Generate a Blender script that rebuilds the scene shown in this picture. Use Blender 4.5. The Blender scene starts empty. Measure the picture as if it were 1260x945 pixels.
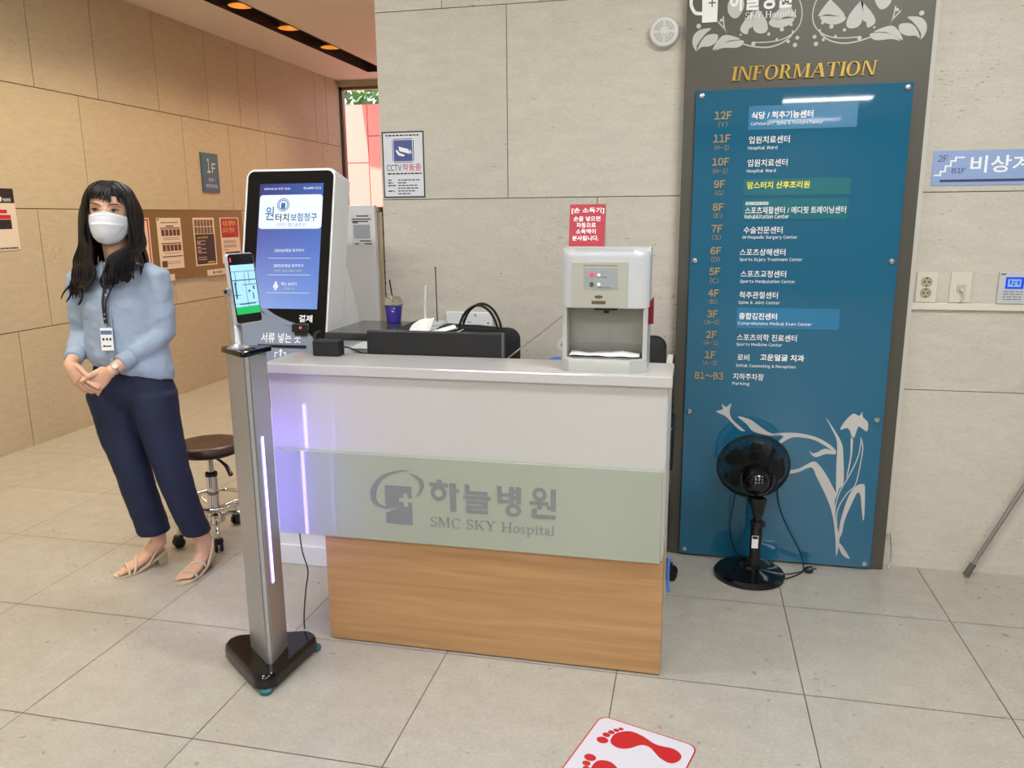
import bpy, bmesh, math, random
from mathutils import Vector, Matrix, noise
random.seed(7)
SC = bpy.context.scene
COL = SC.collection
PI = math.pi

# ---------------------------------------------------------------- camera, world, lights, exposure
cam_d = bpy.data.cameras.new('camera'); cam = bpy.data.objects.new('camera', cam_d); COL.objects.link(cam)
SC.camera = cam
YAW, PITCH, ROLL, FPX = -0.223227529, -0.208292291, -0.00874863650, 973.52
fw = Vector((math.sin(YAW)*math.cos(PITCH), math.cos(YAW)*math.cos(PITCH), math.sin(PITCH)))
rt0 = Vector((math.cos(YAW), -math.sin(YAW), 0)); up0 = rt0.cross(fw)
rt = rt0*math.cos(ROLL)+up0*math.sin(ROLL); up = -rt0*math.sin(ROLL)+up0*math.cos(ROLL)
CAM = Vector((0, 0, 1.505))
cam.matrix_world = Matrix(((rt.x, up.x, -fw.x, CAM.x), (rt.y, up.y, -fw.y, CAM.y), (rt.z, up.z, -fw.z, CAM.z), (0, 0, 0, 1)))
cam_d.sensor_width = 36.0; cam_d.lens = FPX/1260*36.0; cam_d.clip_start = 0.05; cam_d.clip_end = 200

SC.view_settings.view_transform = 'Standard'; SC.view_settings.look = 'None'
SC.view_settings.gamma = 1.0; SC.view_settings.use_curve_mapping = False
SC.view_settings.exposure = 0.25
SC.cycles.use_denoising = True
SC.cycles.max_bounces = 8; SC.cycles.diffuse_bounces = 4; SC.cycles.glossy_bounces = 4; SC.cycles.transmission_bounces = 6
SC.cycles.sample_clamp_indirect = 6.0

W = bpy.data.worlds.new('world'); SC.world = W; W.use_nodes = True
W.node_tree.nodes['Background'].inputs[0].default_value = (0.86, 0.93, 1.0, 1)
W.node_tree.nodes['Background'].inputs[1].default_value = 2.2

def lamp(name, kind, loc, energy, color, target=None, size=None, size_y=None, **kw):
    d = bpy.data.lights.new(name, kind); d.energy = energy; d.color = color
    if kind == 'AREA':
        d.shape = 'RECTANGLE'; d.size = size; d.size_y = size_y or size
    for k, v in kw.items(): setattr(d, k, v)
    o = bpy.data.objects.new(name, d); COL.objects.link(o); o.location = loc
    if target is not None:
        o.rotation_euler = (Vector(target)-Vector(loc)).to_track_quat('-Z', 'Y').to_euler()
    return o
SUN_E = 16.0
lamp('sun', 'SUN', (0, 0, 20), SUN_E, (1.0, 0.95, 0.88), target=(2.0, 9, 0), angle=0.02)
LOBBY_FILL_POS = [(-2.2, 4.5, 0.34), (-2.0, 1.7, 0.42), (0.9, 1.7, 0.60)]+[(x, y, 0.62) for y in (-0.8, -3.2, -5.8, -8.4) for x in (-1.4, 1.8)]   # three unseen fill lamps added to brighten the walls, then lobby ceiling lamps: x, y, share of LOBBY_E
LOBBY_E, LOBBY_C = 70.0, (0.93, 0.965, 1.0)
SPOT_E, SPOT_C = 44.0, (1.0, 0.75, 0.44)      # amber down-lights of the ceiling slot

# ---------------------------------------------------------------- geometry helpers
def lin(h):
    if isinstance(h, str):
        h = h.lstrip('#'); c = [int(h[i:i+2], 16)/255 for i in (0, 2, 4)]
    else: c = [v/255 for v in h]
    return tuple(v/12.92 if v <= 0.04045 else ((v+0.055)/1.055)**2.4 for v in c)+(1.0,)

def catmull(pts, n=6, closed=True):
    out = []; N = len(pts); P = [Vector(p) for p in pts]
    rng = range(N) if closed else range(N-1)
    for i in rng:
        if closed: a, b, c, d = P[(i-1) % N], P[i], P[(i+1) % N], P[(i+2) % N]
        else: a, b, c, d = P[max(i-1, 0)], P[i], P[i+1], P[min(i+2, N-1)]
        for k in range(n):
            t = k/n
            out.append(0.5*((2*b)+(c-a)*t+(2*a-5*b+4*c-d)*t*t+(3*b-a-3*c+d)*t*t*t))
    if not closed: out.append(P[-1])
    return out

class Frame:
    """A flat working plane: origin, two axes and their normal."""
    def __init__(s, o, u, v):
        s.o = Vector(o); s.u = Vector(u).normalized(); s.v = Vector(v).normalized(); s.n = s.u.cross(s.v)
    def __call__(s, a, b, c=0.0): return s.o+s.u*a+s.v*b+s.n*c

class G:
    """Collects shapes in world coordinates, then links them as one mesh object."""
    def __init__(s): s.bm = bmesh.new()
    def _face(s, vs, mi=0):
        try:
            f = s.bm.faces.new(vs); f.material_index = mi; return f
        except ValueError: return None
    def hexa(s, P, mi=0, bev=0.0, seg=2):
        vs = [s.bm.verts.new(p) for p in P]
        fs = [s._face([vs[i] for i in q], mi) for q in ((0, 3, 2, 1), (4, 5, 6, 7), (0, 1, 5, 4), (1, 2, 6, 5), (2, 3, 7, 6), (3, 0, 4, 7))]
        if bev > 0:
            es = set(e for f in fs for e in f.edges)
            bmesh.ops.bevel(s.bm, geom=list(es), offset=bev, segments=seg, profile=0.5, affect='EDGES')
        return s
    def box(s, x0, x1, y0, y1, z0, z1, bev=0.0, seg=2, mi=0):
        return s.hexa([(x0, y0, z0), (x1, y0, z0), (x1, y1, z0), (x0, y1, z0), (x0, y0, z1), (x1, y0, z1), (x1, y1, z1), (x0, y1, z1)], mi, bev, seg)
    def fbox(s, F, a0, a1, b0, b1, c0, c1, bev=0.0, seg=2, mi=0):
        return s.hexa([F(a0, b0, c0), F(a1, b0, c0), F(a1, b1, c0), F(a0, b1, c0), F(a0, b0, c1), F(a1, b0, c1), F(a1, b1, c1), F(a0, b1, c1)], mi, bev, seg)
    def prism(s, F, poly, c0, c1, mi=0, bev=0.0, seg=2):
        n = len(poly)
        A = sum(poly[i][0]*poly[(i+1) % n][1]-poly[(i+1) % n][0]*poly[i][1] for i in range(n))
        if A < 0: poly = list(reversed(poly))
        lo = [s.bm.verts.new(F(p[0], p[1], c0)) for p in poly]; hi = [s.bm.verts.new(F(p[0], p[1], c1)) for p in poly]
        top = s._face(hi, mi); s._face(list(reversed(lo)), mi)
        for i in range(n): s._face([lo[i], lo[(i+1) % n], hi[(i+1) % n], hi[i]], mi)
        if bev > 0 and top: bmesh.ops.bevel(s.bm, geom=list(top.edges), offset=bev, segments=seg, profile=0.5, affect='EDGES')
        return s
    def rings(s, R, cap=True, closed=False, mi=0):
        V = [[s.bm.verts.new(p) for p in r] for r in R]; n = len(V[0])
        for i in range(len(V)-(0 if closed else 1)):
            a, b = V[i], V[(i+1) % len(V)]
            for k in range(n): s._face([a[k], a[(k+1) % n], b[(k+1) % n], b[k]], mi)
        if cap and not closed:
            s._face(list(reversed(V[0])), mi); s._face(V[-1], mi)
        return s
    def tube(s, pts, r, n=8, flat=1.0, ref=None, closed=False, mi=0, cap=True):
        P = [Vector(p) for p in pts]; N = len(P); R = []
        rr = r if isinstance(r, (list, tuple)) else [r]*N
        T = []
        for i in range(N):
            if closed: t = P[(i+1) % N]-P[(i-1) % N]
            else: t = P[min(i+1, N-1)]-P[max(i-1, 0)]
            T.append(t.normalized() if t.length > 1e-9 else Vector((0, 0, 1)))
        ax = Vector(ref) if ref is not None else (Vector((0, 0, 1)) if abs(T[0].z) < 0.9 else Vector((1, 0, 0)))
        for i in range(N):
            a = ax-T[i]*ax.dot(T[i])
            if a.length < 1e-6: a = T[i].orthogonal()
            a.normalize(); b = T[i].cross(a)
            if ref is None: ax = a
            R.append([P[i]+a*(rr[i]*flat*math.cos(2*PI*k/n))+b*(rr[i]*math.sin(2*PI*k/n)) for k in range(n)])
        return s.rings(R, cap=cap and not closed, closed=closed, mi=mi)
    def limb(s, secs, n=16, mi=0, cap=True):
        """secs: (centre, half width along a, half width along b, a, b)"""
        return s.rings([[Vector(c)+Vector(a)*(rx*math.cos(2*PI*k/n))+Vector(b)*(ry*math.sin(2*PI*k/n)) for k in range(n)] for c, rx, ry, a, b in secs], cap=cap, mi=mi)
    def cyl(s, p0, p1, r0, r1=None, n=24, mi=0):
        return s.tube([p0, p1], [r0, r0 if r1 is None else r1], n, mi=mi)
    def lathe(s, c, prof, axis=(0, 0, 1), n=32, mi=0, cap=True):
        ax = Vector(axis).normalized(); a = ax.orthogonal().normalized(); b = ax.cross(a); c = Vector(c)
        return s.rings([[c+ax*h+a*(r*math.cos(2*PI*k/n))+b*(r*math.sin(2*PI*k/n)) for k in range(n)] for r, h in prof], cap=cap, mi=mi)
    def ball(s, c, rx, ry=None, rz=None, n=16, m=10, rot=None, mi=0):
        ry = ry or rx; rz = rz or rx; R = []
        for i in range(1, m):
            th = PI*i/m-PI/2
            ring = []
            for k in range(n):
                p = Vector((rx*math.cos(th)*math.cos(2*PI*k/n), ry*math.cos(th)*math.sin(2*PI*k/n), rz*math.sin(th)))
                if rot is not None: p = rot @ p
                ring.append(Vector(c)+p)
            R.append(ring)
        return s.rings(R, mi=mi)
    def grid(s, fn, nu, nv, mi=0):
        V = [[s.bm.verts.new(fn(i/nu, j/nv)) for i in range(nu+1)] for j in range(nv+1)]
        for j in range(nv):
            for i in range(nu): s._face([V[j][i], V[j][i+1], V[j+1][i+1], V[j+1][i]], mi)
        return s
    def build(s, name, mats, parent=None, smooth=None, mods=None):
        me = bpy.data.meshes.new(name)
        bmesh.ops.recalc_face_normals(s.bm, faces=s.bm.faces[:])
        s.bm.to_mesh(me); s.bm.free()
        if smooth is not None:
            me.polygons.foreach_set('use_smooth', [True]*len(me.polygons))
            me.set_sharp_from_angle(angle=math.radians(smooth))
        return finish(name, me, mats, parent, mods)

def finish(name, me, mats, parent=None, mods=None):
    if not isinstance(mats, (list, tuple)): mats = [mats]
    for m in mats: me.materials.append(m)
    o = bpy.data.objects.new(name, me); COL.objects.link(o)
    if mods:
        for t, kw in mods:
            m = o.modifiers.new(t.lower(), t)
            for k, v in kw.items(): setattr(m, k, v)
        dg = bpy.context.evaluated_depsgraph_get(); dg.update()
        me2 = bpy.data.meshes.new_from_object(o.evaluated_get(dg)); o.modifiers.clear(); o.data = me2
        me2.polygons.foreach_set('use_smooth', [True]*len(me2.polygons))
    if parent is not None:
        off = Vector(parent['_o'])
        o.data.transform(Matrix.Translation(-off)); o.parent = parent; o['_o'] = parent['_o']
    return o

def thing(name, label, cat, loc, group=None):
    o = bpy.data.objects.new(name, None); COL.objects.link(o); o.location = loc; o['_o'] = tuple(loc)
    o.empty_display_size = 0.1
    o['label'] = label; o['category'] = cat
    if group: o['group'] = group
    return o
def tag(o, label, cat, group=None):
    o['label'] = label; o['category'] = cat
    if group: o['group'] = group
    return o
def struct(o): o['kind'] = 'structure'; return o

# ---------------------------------------------------------------- lettering
TXT = {}
def glyph_mesh(body, bold):
    cu = bpy.data.curves.new('lettering', 'FONT'); cu.body = body; cu.offset = bold; cu.resolution_u = 3
    o = bpy.data.objects.new('lettering', cu); me = bpy.data.meshes.new_from_object(o)
    bpy.data.objects.remove(o); bpy.data.curves.remove(cu); return me
def put_text(g, body, F, a0, a1, bc, h, c=0.001, bold=0.0, depth=0.0, mi=0, shear=0.0):
    """Fits the words into the box a0..a1, bc +- h/2 of the frame, c above it."""
    me = glyph_mesh(body, bold)
    xs = [v.co.x for v in me.vertices]; ys = [v.co.y for v in me.vertices]
    x0, x1, y0, y1 = min(xs), max(xs), min(ys), max(ys)
    sx = (a1-a0)/(x1-x0); sy = h/(y1-y0)
    def M(co, cc): 
        b = (co.y-(y0+y1)/2)*sy
        return F(a0+(co.x-x0)*sx+shear*b, bc+b, cc)
    top = [g.bm.verts.new(M(v.co, c+depth)) for v in me.vertices]
    for p in me.polygons: g._face([top[i] for i in p.vertices], mi)
    if depth > 0:
        cnt = {}
        for p in me.polygons:
            vs = list(p.vertices)
            for i in range(len(vs)):
                e = (vs[i], vs[(i+1) % len(vs)]); cnt[e] = 1
        bot = {}
        for (i, j) in cnt:
            if (j, i) not in cnt:
                for k in (i, j):
                    if k not in bot: bot[k] = g.bm.verts.new(M(me.vertices[k].co, c))
                g._face([top[j], top[i], bot[i], bot[j]], mi)
    bpy.data.meshes.remove(me)
def text_obj(name, body, F, a0, a1, bc, h, mat, parent, c=0.001, bold=0.0, depth=0.0, shear=0.0):
    g = G(); put_text(g, body, F, a0, a1, bc, h, c, bold, depth, 0, shear)
    return g.build(name, mat, parent)

def put_latin(g, body, F, a0, a1, bc, h, c=0.001, bold=0.0, depth=0.0, mi=0):
    """Latin letters and figures taken one by one from the wide sans face and set with even gaps."""
    pen = 0.0; items = []; y0, y1 = 9.0, -9.0
    for ch in body:
        if ch == ' ': pen += 0.36; continue
        key = (ch, bold)
        if key not in TXT:
            me = glyph_mesh(chr(ord(ch)+0xFEE0), bold); xs = [v.co.x for v in me.vertices]; ys = [v.co.y for v in me.vertices]
            TXT[key] = (min(xs), max(xs), min(ys), max(ys), [(v.co.x, v.co.y) for v in me.vertices], [tuple(p.vertices) for p in me.polygons]); bpy.data.meshes.remove(me)
        gx0, gx1, gy0, gy1, vs, ps = TXT[key]
        items.append((pen-gx0, vs, ps)); pen += gx1-gx0+0.085; y0 = min(y0, gy0); y1 = max(y1, gy1)
    tot = pen-0.085; sx = (a1-a0)/tot; sy = h/(y1-y0)
    for off, vs, ps in items:
        P = [(a0+(x+off)*sx, bc+(y-(y0+y1)/2)*sy) for x, y in vs]
        top = [g.bm.verts.new(F(x, y, c+depth)) for x, y in P]
        for p in ps: g._face([top[i] for i in p], mi)
        if depth > 0:
            es = set((p[i], p[(i+1) % len(p)]) for p in ps for i in range(len(p))); bot = {}
            for (i, j) in es:
                if (j, i) in es: continue
                for k in (i, j):
                    if k not in bot: bot[k] = g.bm.verts.new(F(P[k][0], P[k][1], c))
                g._face([top[j], top[i], bot[i], bot[j]], mi)

# serif capitals built from strokes: unit height 1; thick 0.15, thin 0.05
def serif_glyph(ch, TK=0.15, TN=0.055):
    """-> (width, [polygons])"""
    P = []; S = 0.05
    def rect(x0, x1, y0, y1): P.append([(x0, y0), (x1, y0), (x1, y1), (x0, y1)])
    def stem(x, y0=0.0, y1=1.0, w=None, top=True, bot=True, sw=0.09):
        w = TK if w is None else w
        rect(x, x+w, y0, y1)
        if top: rect(x-sw, x+w+sw, y1-S, y1)
        if bot: rect(x-sw, x+w+sw, y0, y0+S)
    def diag(x0, y0, x1, y1, w): P.append([(x0, y0), (x0+w, y0), (x1+w, y1), (x1, y1)])
    def arc(cx, cy, rx, ry, a0, a1, wk=None, wn=None, n=14):
        wk = TK if wk is None else wk; wn = TN if wn is None else wn
        o = []; i_ = []
        for k in range(n+1):
            a = math.radians(a0+(a1-a0)*k/n); w = wn+(wk-wn)*abs(math.cos(a))**1.5
            o.append((cx+rx*math.cos(a), cy+ry*math.sin(a))); i_.append((cx+(rx-w)*math.cos(a), cy+(ry-min(w, wn+0.02))*math.sin(a)))
        for k in range(n): P.append([o[k], o[k+1], i_[k+1], i_[k]])
    if ch == 'I': stem(0.1); w = 0.35
    elif ch == 'N': stem(0.1, w=TN+.02); diag(0.14, 1, 0.70, 0, 0.17); stem(0.78, w=TN+.02, bot=False); rect(0.05, 0.25, 0.95, 1); w = 0.95
    elif ch == 'F': stem(0.1); rect(0.2, 0.70, 0.94, 1); rect(0.64, 0.70, 0.76, 1); rect(0.2, 0.52, 0.48, 0.54); rect(0.47, 0.52, 0.38, 0.64); w = 0.76
    elif ch == 'O': arc(0.45, 0.5, 0.43, 0.52, 0, 360, n=32); w = 0.9
    elif ch == 'R': stem(0.1); rect(0.2, 0.42, 0.945, 1); rect(0.2, 0.42, 0.46, 0.515); arc(0.42, 0.73, 0.27, 0.27, -90, 90); diag(0.38, 0.49, 0.66, 0.0, 0.17); rect(0.66, 0.9, 0, S); w = 0.88
    elif ch == 'M': stem(0.1, w=TN+.02); diag(0.13, 1, 0.46, 0.05, 0.15); diag(0.86, 1, 0.50, 0.05, 0.06); stem(0.86, w=TK); w = 1.13
    elif ch == 'A': diag(0.08, 0, 0.42, 1, TN); diag(0.72, 0, 0.40, 1, TK+0.02); rect(0.22, 0.72, 0.32, 0.38); rect(0.0, 0.25, 0, S); rect(0.62, 0.97, 0, S); w = 0.97
    elif ch == 'T': stem(0.36, top=False); rect(0.04, 0.83, 0.94, 1); rect(0.04, 0.10, 0.74, 1); rect(0.77, 0.83, 0.74, 1); w = 0.87
    elif ch == 'S':
        arc(0.34, 0.745, 0.27, 0.27, 40, 270, TK*0.8); arc(0.34, 0.255, 0.29, 0.27, -140, 90, TK*0.8); rect(0.54, 0.60, 0.74, 1); rect(0.05, 0.11, 0.0, 0.28); w = 0.68
    elif ch == 'C': arc(0.46, 0.5, 0.43, 0.52, 48, 312, n=24); rect(0.72, 0.78, 0.7, 1); w = 0.85
    elif ch == 'K': stem(0.1); diag(0.22, 0.38, 0.62, 1, 0.06); diag(0.34, 0.52, 0.66, 0, -0.0) if False else P.append([(0.36, 0.50), (0.50, 0.62), (0.88, 0.0), (0.68, 0.0)]); rect(0.55, 0.85, 0.95, 1); rect(0.6, 0.96, 0, S); w = 0.95
    elif ch == 'Y': stem(0.36, 0, 0.5, top=False); P.append([(0.36, 0.48), (0.51, 0.48), (0.22, 1), (0.04, 1)]); P.append([(0.44, 0.48), (0.51, 0.48), (0.80, 1), (0.73, 1)]); rect(-0.02, 0.32, 0.95, 1); rect(0.62, 0.9, 0.95, 1); w = 0.88
    elif ch == 'H': stem(0.1); stem(0.72); rect(0.2, 0.75, 0.48, 0.54); w = 0.99
    elif ch == 'o': arc(0.29, 0.33, 0.28, 0.35, 0, 360, 0.13, n=24); w = 0.6
    elif ch == 's': arc(0.22, 0.49, 0.17, 0.18, 40, 270, 0.1); arc(0.22, 0.17, 0.19, 0.18, -140, 90, 0.1); w = 0.46
    elif ch == 'p': stem(0.08, -0.32, 0.66, 0.12, top=False, sw=0.06); rect(0.0, 0.12, 0.62, 0.66); arc(0.34, 0.33, 0.28, 0.35, -140, 140, 0.13); w = 0.68
    elif ch == 'i': stem(0.08, 0, 0.66, 0.12, top=False, sw=0.06); rect(0.0, 0.12, 0.62, 0.66); arc(0.14, 0.86, 0.08, 0.08, 0, 360, 0.08, 0.08); w = 0.3
    elif ch == 't': rect(0.1, 0.22, 0.1, 0.85); rect(0.0, 0.36, 0.60, 0.66); arc(0.28, 0.13, 0.18, 0.15, 180, 310, 0.12); w = 0.42
    elif ch == 'a': arc(0.2, 0.46, 0.2, 0.22, 0, 160, 0.12); rect(0.28, 0.40, 0.08, 0.48); arc(0.2, 0.18, 0.19, 0.2, 60, 330, 0.11); rect(0.34, 0.5, 0.0, 0.06); w = 0.52
    elif ch == 'l': stem(0.08, 0, 1.02, 0.12, top=False, sw=0.06); rect(0.0, 0.12, 0.98, 1.02); w = 0.3
    else: w = 0.38
    return w, P
def put_serif(g, body, F, a0, a1, b0, h, c, depth, shear=0.0, gap=0.06, mi=0, TK=0.15, TN=0.055):
    tot = sum(serif_glyph(ch, TK, TN)[0]+gap-(0.08 if ch == 'T' else 0) for ch in body)-gap; sx = (a1-a0)/tot; x = 0.0
    for ch in body:
        w, P = serif_glyph(ch, TK, TN)
        if ch == 'T': x -= 0.08
        for k, poly in enumerate(P):
            q = [(a0+(x+p[0])*sx+shear*p[1]*h, b0+p[1]*h) for p in poly]
            g.prism(F, q, c, c+depth+0.00002*(k % 5), mi)
        x += w+gap

# ---------------------------------------------------------------- materials
def mat(name, color, rough=0.5, metal=0.0, spec=0.5, emit=None, estr=0.0, coat=0.0, trans=0.0, bump=None, var=None, alpha=1.0):
    """var: (noise scale, strength, (stretch xyz)) colour variation; bump: (scale, strength)."""
    m = bpy.data.materials.new(name); m.use_nodes = True; nt = m.node_tree; b = nt.nodes['Principled BSDF']
    c = lin(color)
    b.inputs['Base Color'].default_value = c; b.inputs['Roughness'].default_value = rough; b.inputs['Metallic'].default_value = metal
    b.inputs['Specular IOR Level'].default_value = spec
    if coat: b.inputs['Coat Weight'].default_value = coat; b.inputs['Coat Roughness'].default_value = 0.03
    if trans: b.inputs['Transmission Weight'].default_value = trans
    if alpha < 1: b.inputs['Alpha'].default_value = alpha
    if emit is not None: b.inputs['Emission Color'].default_value = lin(emit); b.inputs['Emission Strength'].default_value = estr
    tc = None
    if var or bump: tc = nt.nodes.new('ShaderNodeTexCoord')
    if var:
        mp = nt.nodes.new('ShaderNodeMapping'); mp.inputs['Scale'].default_value = var[2] if len(var) > 2 else (1, 1, 1)
        n = nt.nodes.new('ShaderNodeTexNoise'); n.inputs['Scale'].default_value = var[0]; n.inputs['Detail'].default_value = 6
        mx = nt.nodes.new('ShaderNodeMix'); mx.data_type = 'RGBA'
        s = var[1]
        mx.inputs[6].default_value = tuple(max(v*(1-s), 0) for v in c[:3])+(1,); mx.inputs[7].default_value = tuple(min(v*(1+s), 1) for v in c[:3])+(1,)
        nt.links.new(tc.outputs['Object'], mp.inputs[0]); nt.links.new(mp.outputs[0], n.inputs['Vector'])
        nt.links.new(n.outputs['Fac'], mx.inputs[0]); nt.links.new(mx.outputs[2], b.inputs['Base Color'])
    if bump:
        n = nt.nodes.new('ShaderNodeTexNoise'); n.inputs['Scale'].default_value = bump[0]; n.inputs['Detail'].default_value = 4
        bp = nt.nodes.new('ShaderNodeBump'); bp.inputs['Strength'].default_value = bump[1]; bp.inputs['Distance'].default_value = 0.01
        nt.links.new(tc.outputs['Object'], n.inputs['Vector']); nt.links.new(n.outputs['Fac'], bp.inputs['Height']); nt.links.new(bp.outputs[0], b.inputs['Normal'])
    return m

def stone_mat(name, base, dark, vein_scale, stretch, rough, pit=0.5, island=0.05, spec=0.35):
    """Travertine: stretched cloudy veins, small pits, each slab a shade of its own."""
    m = bpy.data.materials.new(name); m.use_nodes = True; nt = m.node_tree; b = nt.nodes['Principled BSDF']; L = nt.links.new
    tc = nt.nodes.new('ShaderNodeTexCoord'); mp = nt.nodes.new('ShaderNodeMapping'); mp.inputs['Scale'].default_value = stretch
    L(tc.outputs['Object'], mp.inputs[0])
    n1 = nt.nodes.new('ShaderNodeTexNoise'); n1.inputs['Scale'].default_value = vein_scale; n1.inputs['Detail'].default_value = 9; n1.inputs['Roughness'].default_value = 0.65
    L(mp.outputs[0], n1.inputs['Vector'])
    r1 = nt.nodes.new('ShaderNodeValToRGB'); r1.color_ramp.elements[0].position = 0.3; r1.color_ramp.elements[1].position = 0.68
    r1.color_ramp.elements[0].color = lin(dark); r1.color_ramp.elements[1].color = lin(base)
    L(n1.outputs['Fac'], r1.inputs[0])
    n2 = nt.nodes.new('ShaderNodeTexNoise'); n2.inputs['Scale'].default_value = 34; n2.inputs['Detail'].default_value = 3
    L(mp.outputs[0], n2.inputs['Vector'])
    n3 = nt.nodes.new('ShaderNodeTexNoise'); n3.inputs['Scale'].default_value = 2.2; n3.inputs['Detail'].default_value = 2
    L(tc.outputs['Object'], n3.inputs['Vector'])
    ad = nt.nodes.new('ShaderNodeMath'); ad.operation = 'ADD'; L(n2.outputs['Fac'], ad.inputs[0])
    ml = nt.nodes.new('ShaderNodeMath'); ml.operation = 'MULTIPLY'; ml.inputs[1].default_value = 0.35; L(n3.outputs['Fac'], ml.inputs[0]); L(ml.outputs[0], ad.inputs[1])
    r2 = nt.nodes.new('ShaderNodeValToRGB'); r2.color_ramp.elements[0].position = 0.865; r2.color_ramp.elements[1].position = 0.90
    r2.color_ramp.elements[0].color = (0, 0, 0, 1); r2.color_ramp.elements[1].color = (pit, pit, pit, 1)
    L(ad.outputs[0], r2.inputs[0])
    mx = nt.nodes.new('ShaderNodeMix'); mx.data_type = 'RGBA'; L(r2.outputs[0], mx.inputs[0]); L(r1.outputs[0], mx.inputs[6]); mx.inputs[7].default_value = lin((96, 80, 60))
    n4 = nt.nodes.new('ShaderNodeTexNoise'); n4.inputs['Scale'].default_value = 85; n4.inputs['Detail'].default_value = 3; L(mp.outputs[0], n4.inputs['Vector'])
    m4 = nt.nodes.new('ShaderNodeMapRange'); m4.inputs[1].default_value = 0.25; m4.inputs[2].default_value = 0.75; m4.inputs[3].default_value = 0.91; m4.inputs[4].default_value = 1.07; L(n4.outputs['Fac'], m4.inputs[0])
    gi = nt.nodes.new('ShaderNodeNewGeometry'); mr = nt.nodes.new('ShaderNodeMapRange'); mr.inputs[3].default_value = 1-island; mr.inputs[4].default_value = 1+island
    L(gi.outputs['Random Per Island'], mr.inputs[0])
    mm = nt.nodes.new('ShaderNodeMath'); mm.operation = 'MULTIPLY'; L(mr.outputs[0], mm.inputs[0]); L(m4.outputs[0], mm.inputs[1])
    hv = nt.nodes.new('ShaderNodeHueSaturation'); L(mm.outputs[0], hv.inputs['Value']); L(mx.outputs[2], hv.inputs['Color'])
    L(hv.outputs[0], b.inputs['Base Color'])
    b.inputs['Roughness'].default_value = rough; b.inputs['Specular IOR Level'].default_value = spec
    return m

M_WALL = stone_mat('travertine_wall', (201, 194, 181), (190, 183, 169), 9.0, (1, 1, 3.2), 0.55, 0.55, 0.03)
M_WALLSIDE = stone_mat('travertine_side_wall', (197, 184, 156), (186, 172, 144), 9.0, (1, 1, 3.2), 0.55, 0.45, 0.03)
M_FLOOR = stone_mat('limestone_floor', (178, 172, 161), (168, 162, 150), 11.0, (1, 1, 1), 0.24, 0.38, 0.025, 0.5)
M_JOINT = mat('joint_backing', (70, 60, 48), 0.9)  # dark backing that shows in the gaps between wall slabs
M_FJOINT = mat('floor_grout', (112, 98, 78), 0.9)
M_CEIL = mat('ceiling_paint', (226, 220, 208), 0.8)
M_PAINT = mat('lobby_paint', (150, 146, 138), 0.8)
M_WHITE = mat('white_laminate', (192, 189, 187), 0.07, spec=0.5)
M_WHITEM = mat('white_matte', (212, 211, 208), 0.55)
M_WHITEP = mat('white_plastic', (190, 192, 195), 0.28)
M_BLACK = mat('black_plastic', (17, 17, 19), 0.32)
M_BLACKG = mat('black_gloss', (12, 12, 14), 0.08)
M_BLACKM = mat('black_matte', (22, 22, 24), 0.6)
M_RUBBER = mat('black_rubber', (20, 20, 21), 0.7)
M_CHROME = mat('chrome', (215, 215, 215), 0.08, metal=1.0)
M_ALU = mat('brushed_aluminium', (176, 176, 180), 0.34, metal=0.75, var=(60, 0.05, (1, 1, 0.02)))
M_DARKINK = mat('dark_ink', (35, 34, 36), 0.6)
M_WHITEINK = mat('white_ink', (238, 240, 240), 0.5)
M_PAPER = mat('paper', (235, 234, 230), 0.7)
M_REDINK = mat('red_ink', (196, 40, 50), 0.5)
# ================================================================ THE SETTING
XL, YB, ZC, YE = -4.345, 3.50, 3.16, 9.60          # left wall, back wall, ceiling, far end of the corridor
XR, YF = 5.2, -9.5                                 # right and front ends of the lobby behind the camera
WX = -1.395                                        # left edge of the back wall
TX0, TY0, TSX, TSY = -0.197, 1.815, 0.598, 0.604   # floor tile lattice

g = G()
g.box(XL-0.3, XR+0.3, YF-0.3, YE+0.4, -0.12, -0.004, mi=1)
i0, i1 = int((XL-TX0)/TSX)-1, int((XR-TX0)/TSX)+1
j0, j1 = int((YF-TY0)/TSY)-1, int((YE-TY0)/TSY)+1
J = 0.0016
for i in range(i0, i1+1):
    for j in range(j0, j1+1):
        x0, x1, y0, y1 = max(TX0+i*TSX+J, XL), min(TX0+(i+1)*TSX-J, XR), max(TY0+j*TSY+J, YF), min(TY0+(j+1)*TSY-J, YE)
        if x1 > x0+0.01 and y1 > y0+0.01:
            g._face([g.bm.verts.new(p) for p in ((x0, y0, 0), (x1, y0, 0), (x1, y1, 0), (x0, y1, 0))], 0)
struct(g.build('floor', [M_FLOOR, M_FJOINT]))

def panelled(g, F, a0, a1, rows, J=0.002, dep=0.008):
    """rows: (b0, b1, [vertical joint positions]); slabs proud of a dark backing."""
    for b0, b1, js in rows:
        e = [a0]+sorted(j for j in js if a0 < j < a1)+[a1]
        for k in range(len(e)-1):
            l = e[k]+(J if k else 0); r = e[k+1]-(J if k < len(e)-2 else 0)
            g.fbox(F, l, r, b0+(J if b0 > 0.01 else 0), b1-(J if b1 < ZC-0.01 else 0), -dep, 0)
ROWZ = [0, 0.788, 1.586, 2.382, ZC]
# back wall: its face looks towards the camera (-Y)
FB = Frame((0, YB, 0), (1, 0, 0), (0, 0, 1))
g = G()
odd = [-0.805+1.2*k for k in range(-1, 6)]; even = [-0.41+1.2*k for k in range(-1, 6)]; top = [-1.09+1.2*k for k in range(0, 6)]
panelled(g, FB, WX, XR, [(ROWZ[0], ROWZ[1], odd), (ROWZ[1], ROWZ[2], even), (ROWZ[2], ROWZ[3], odd), (ROWZ[3], ROWZ[4], top)], J=0.0016)
g.box(WX, XR, YB+0.008, YB+0.30, 0, ZC, mi=1)
struct(g.build('wall_back', [M_WALL, M_JOINT]))
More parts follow.
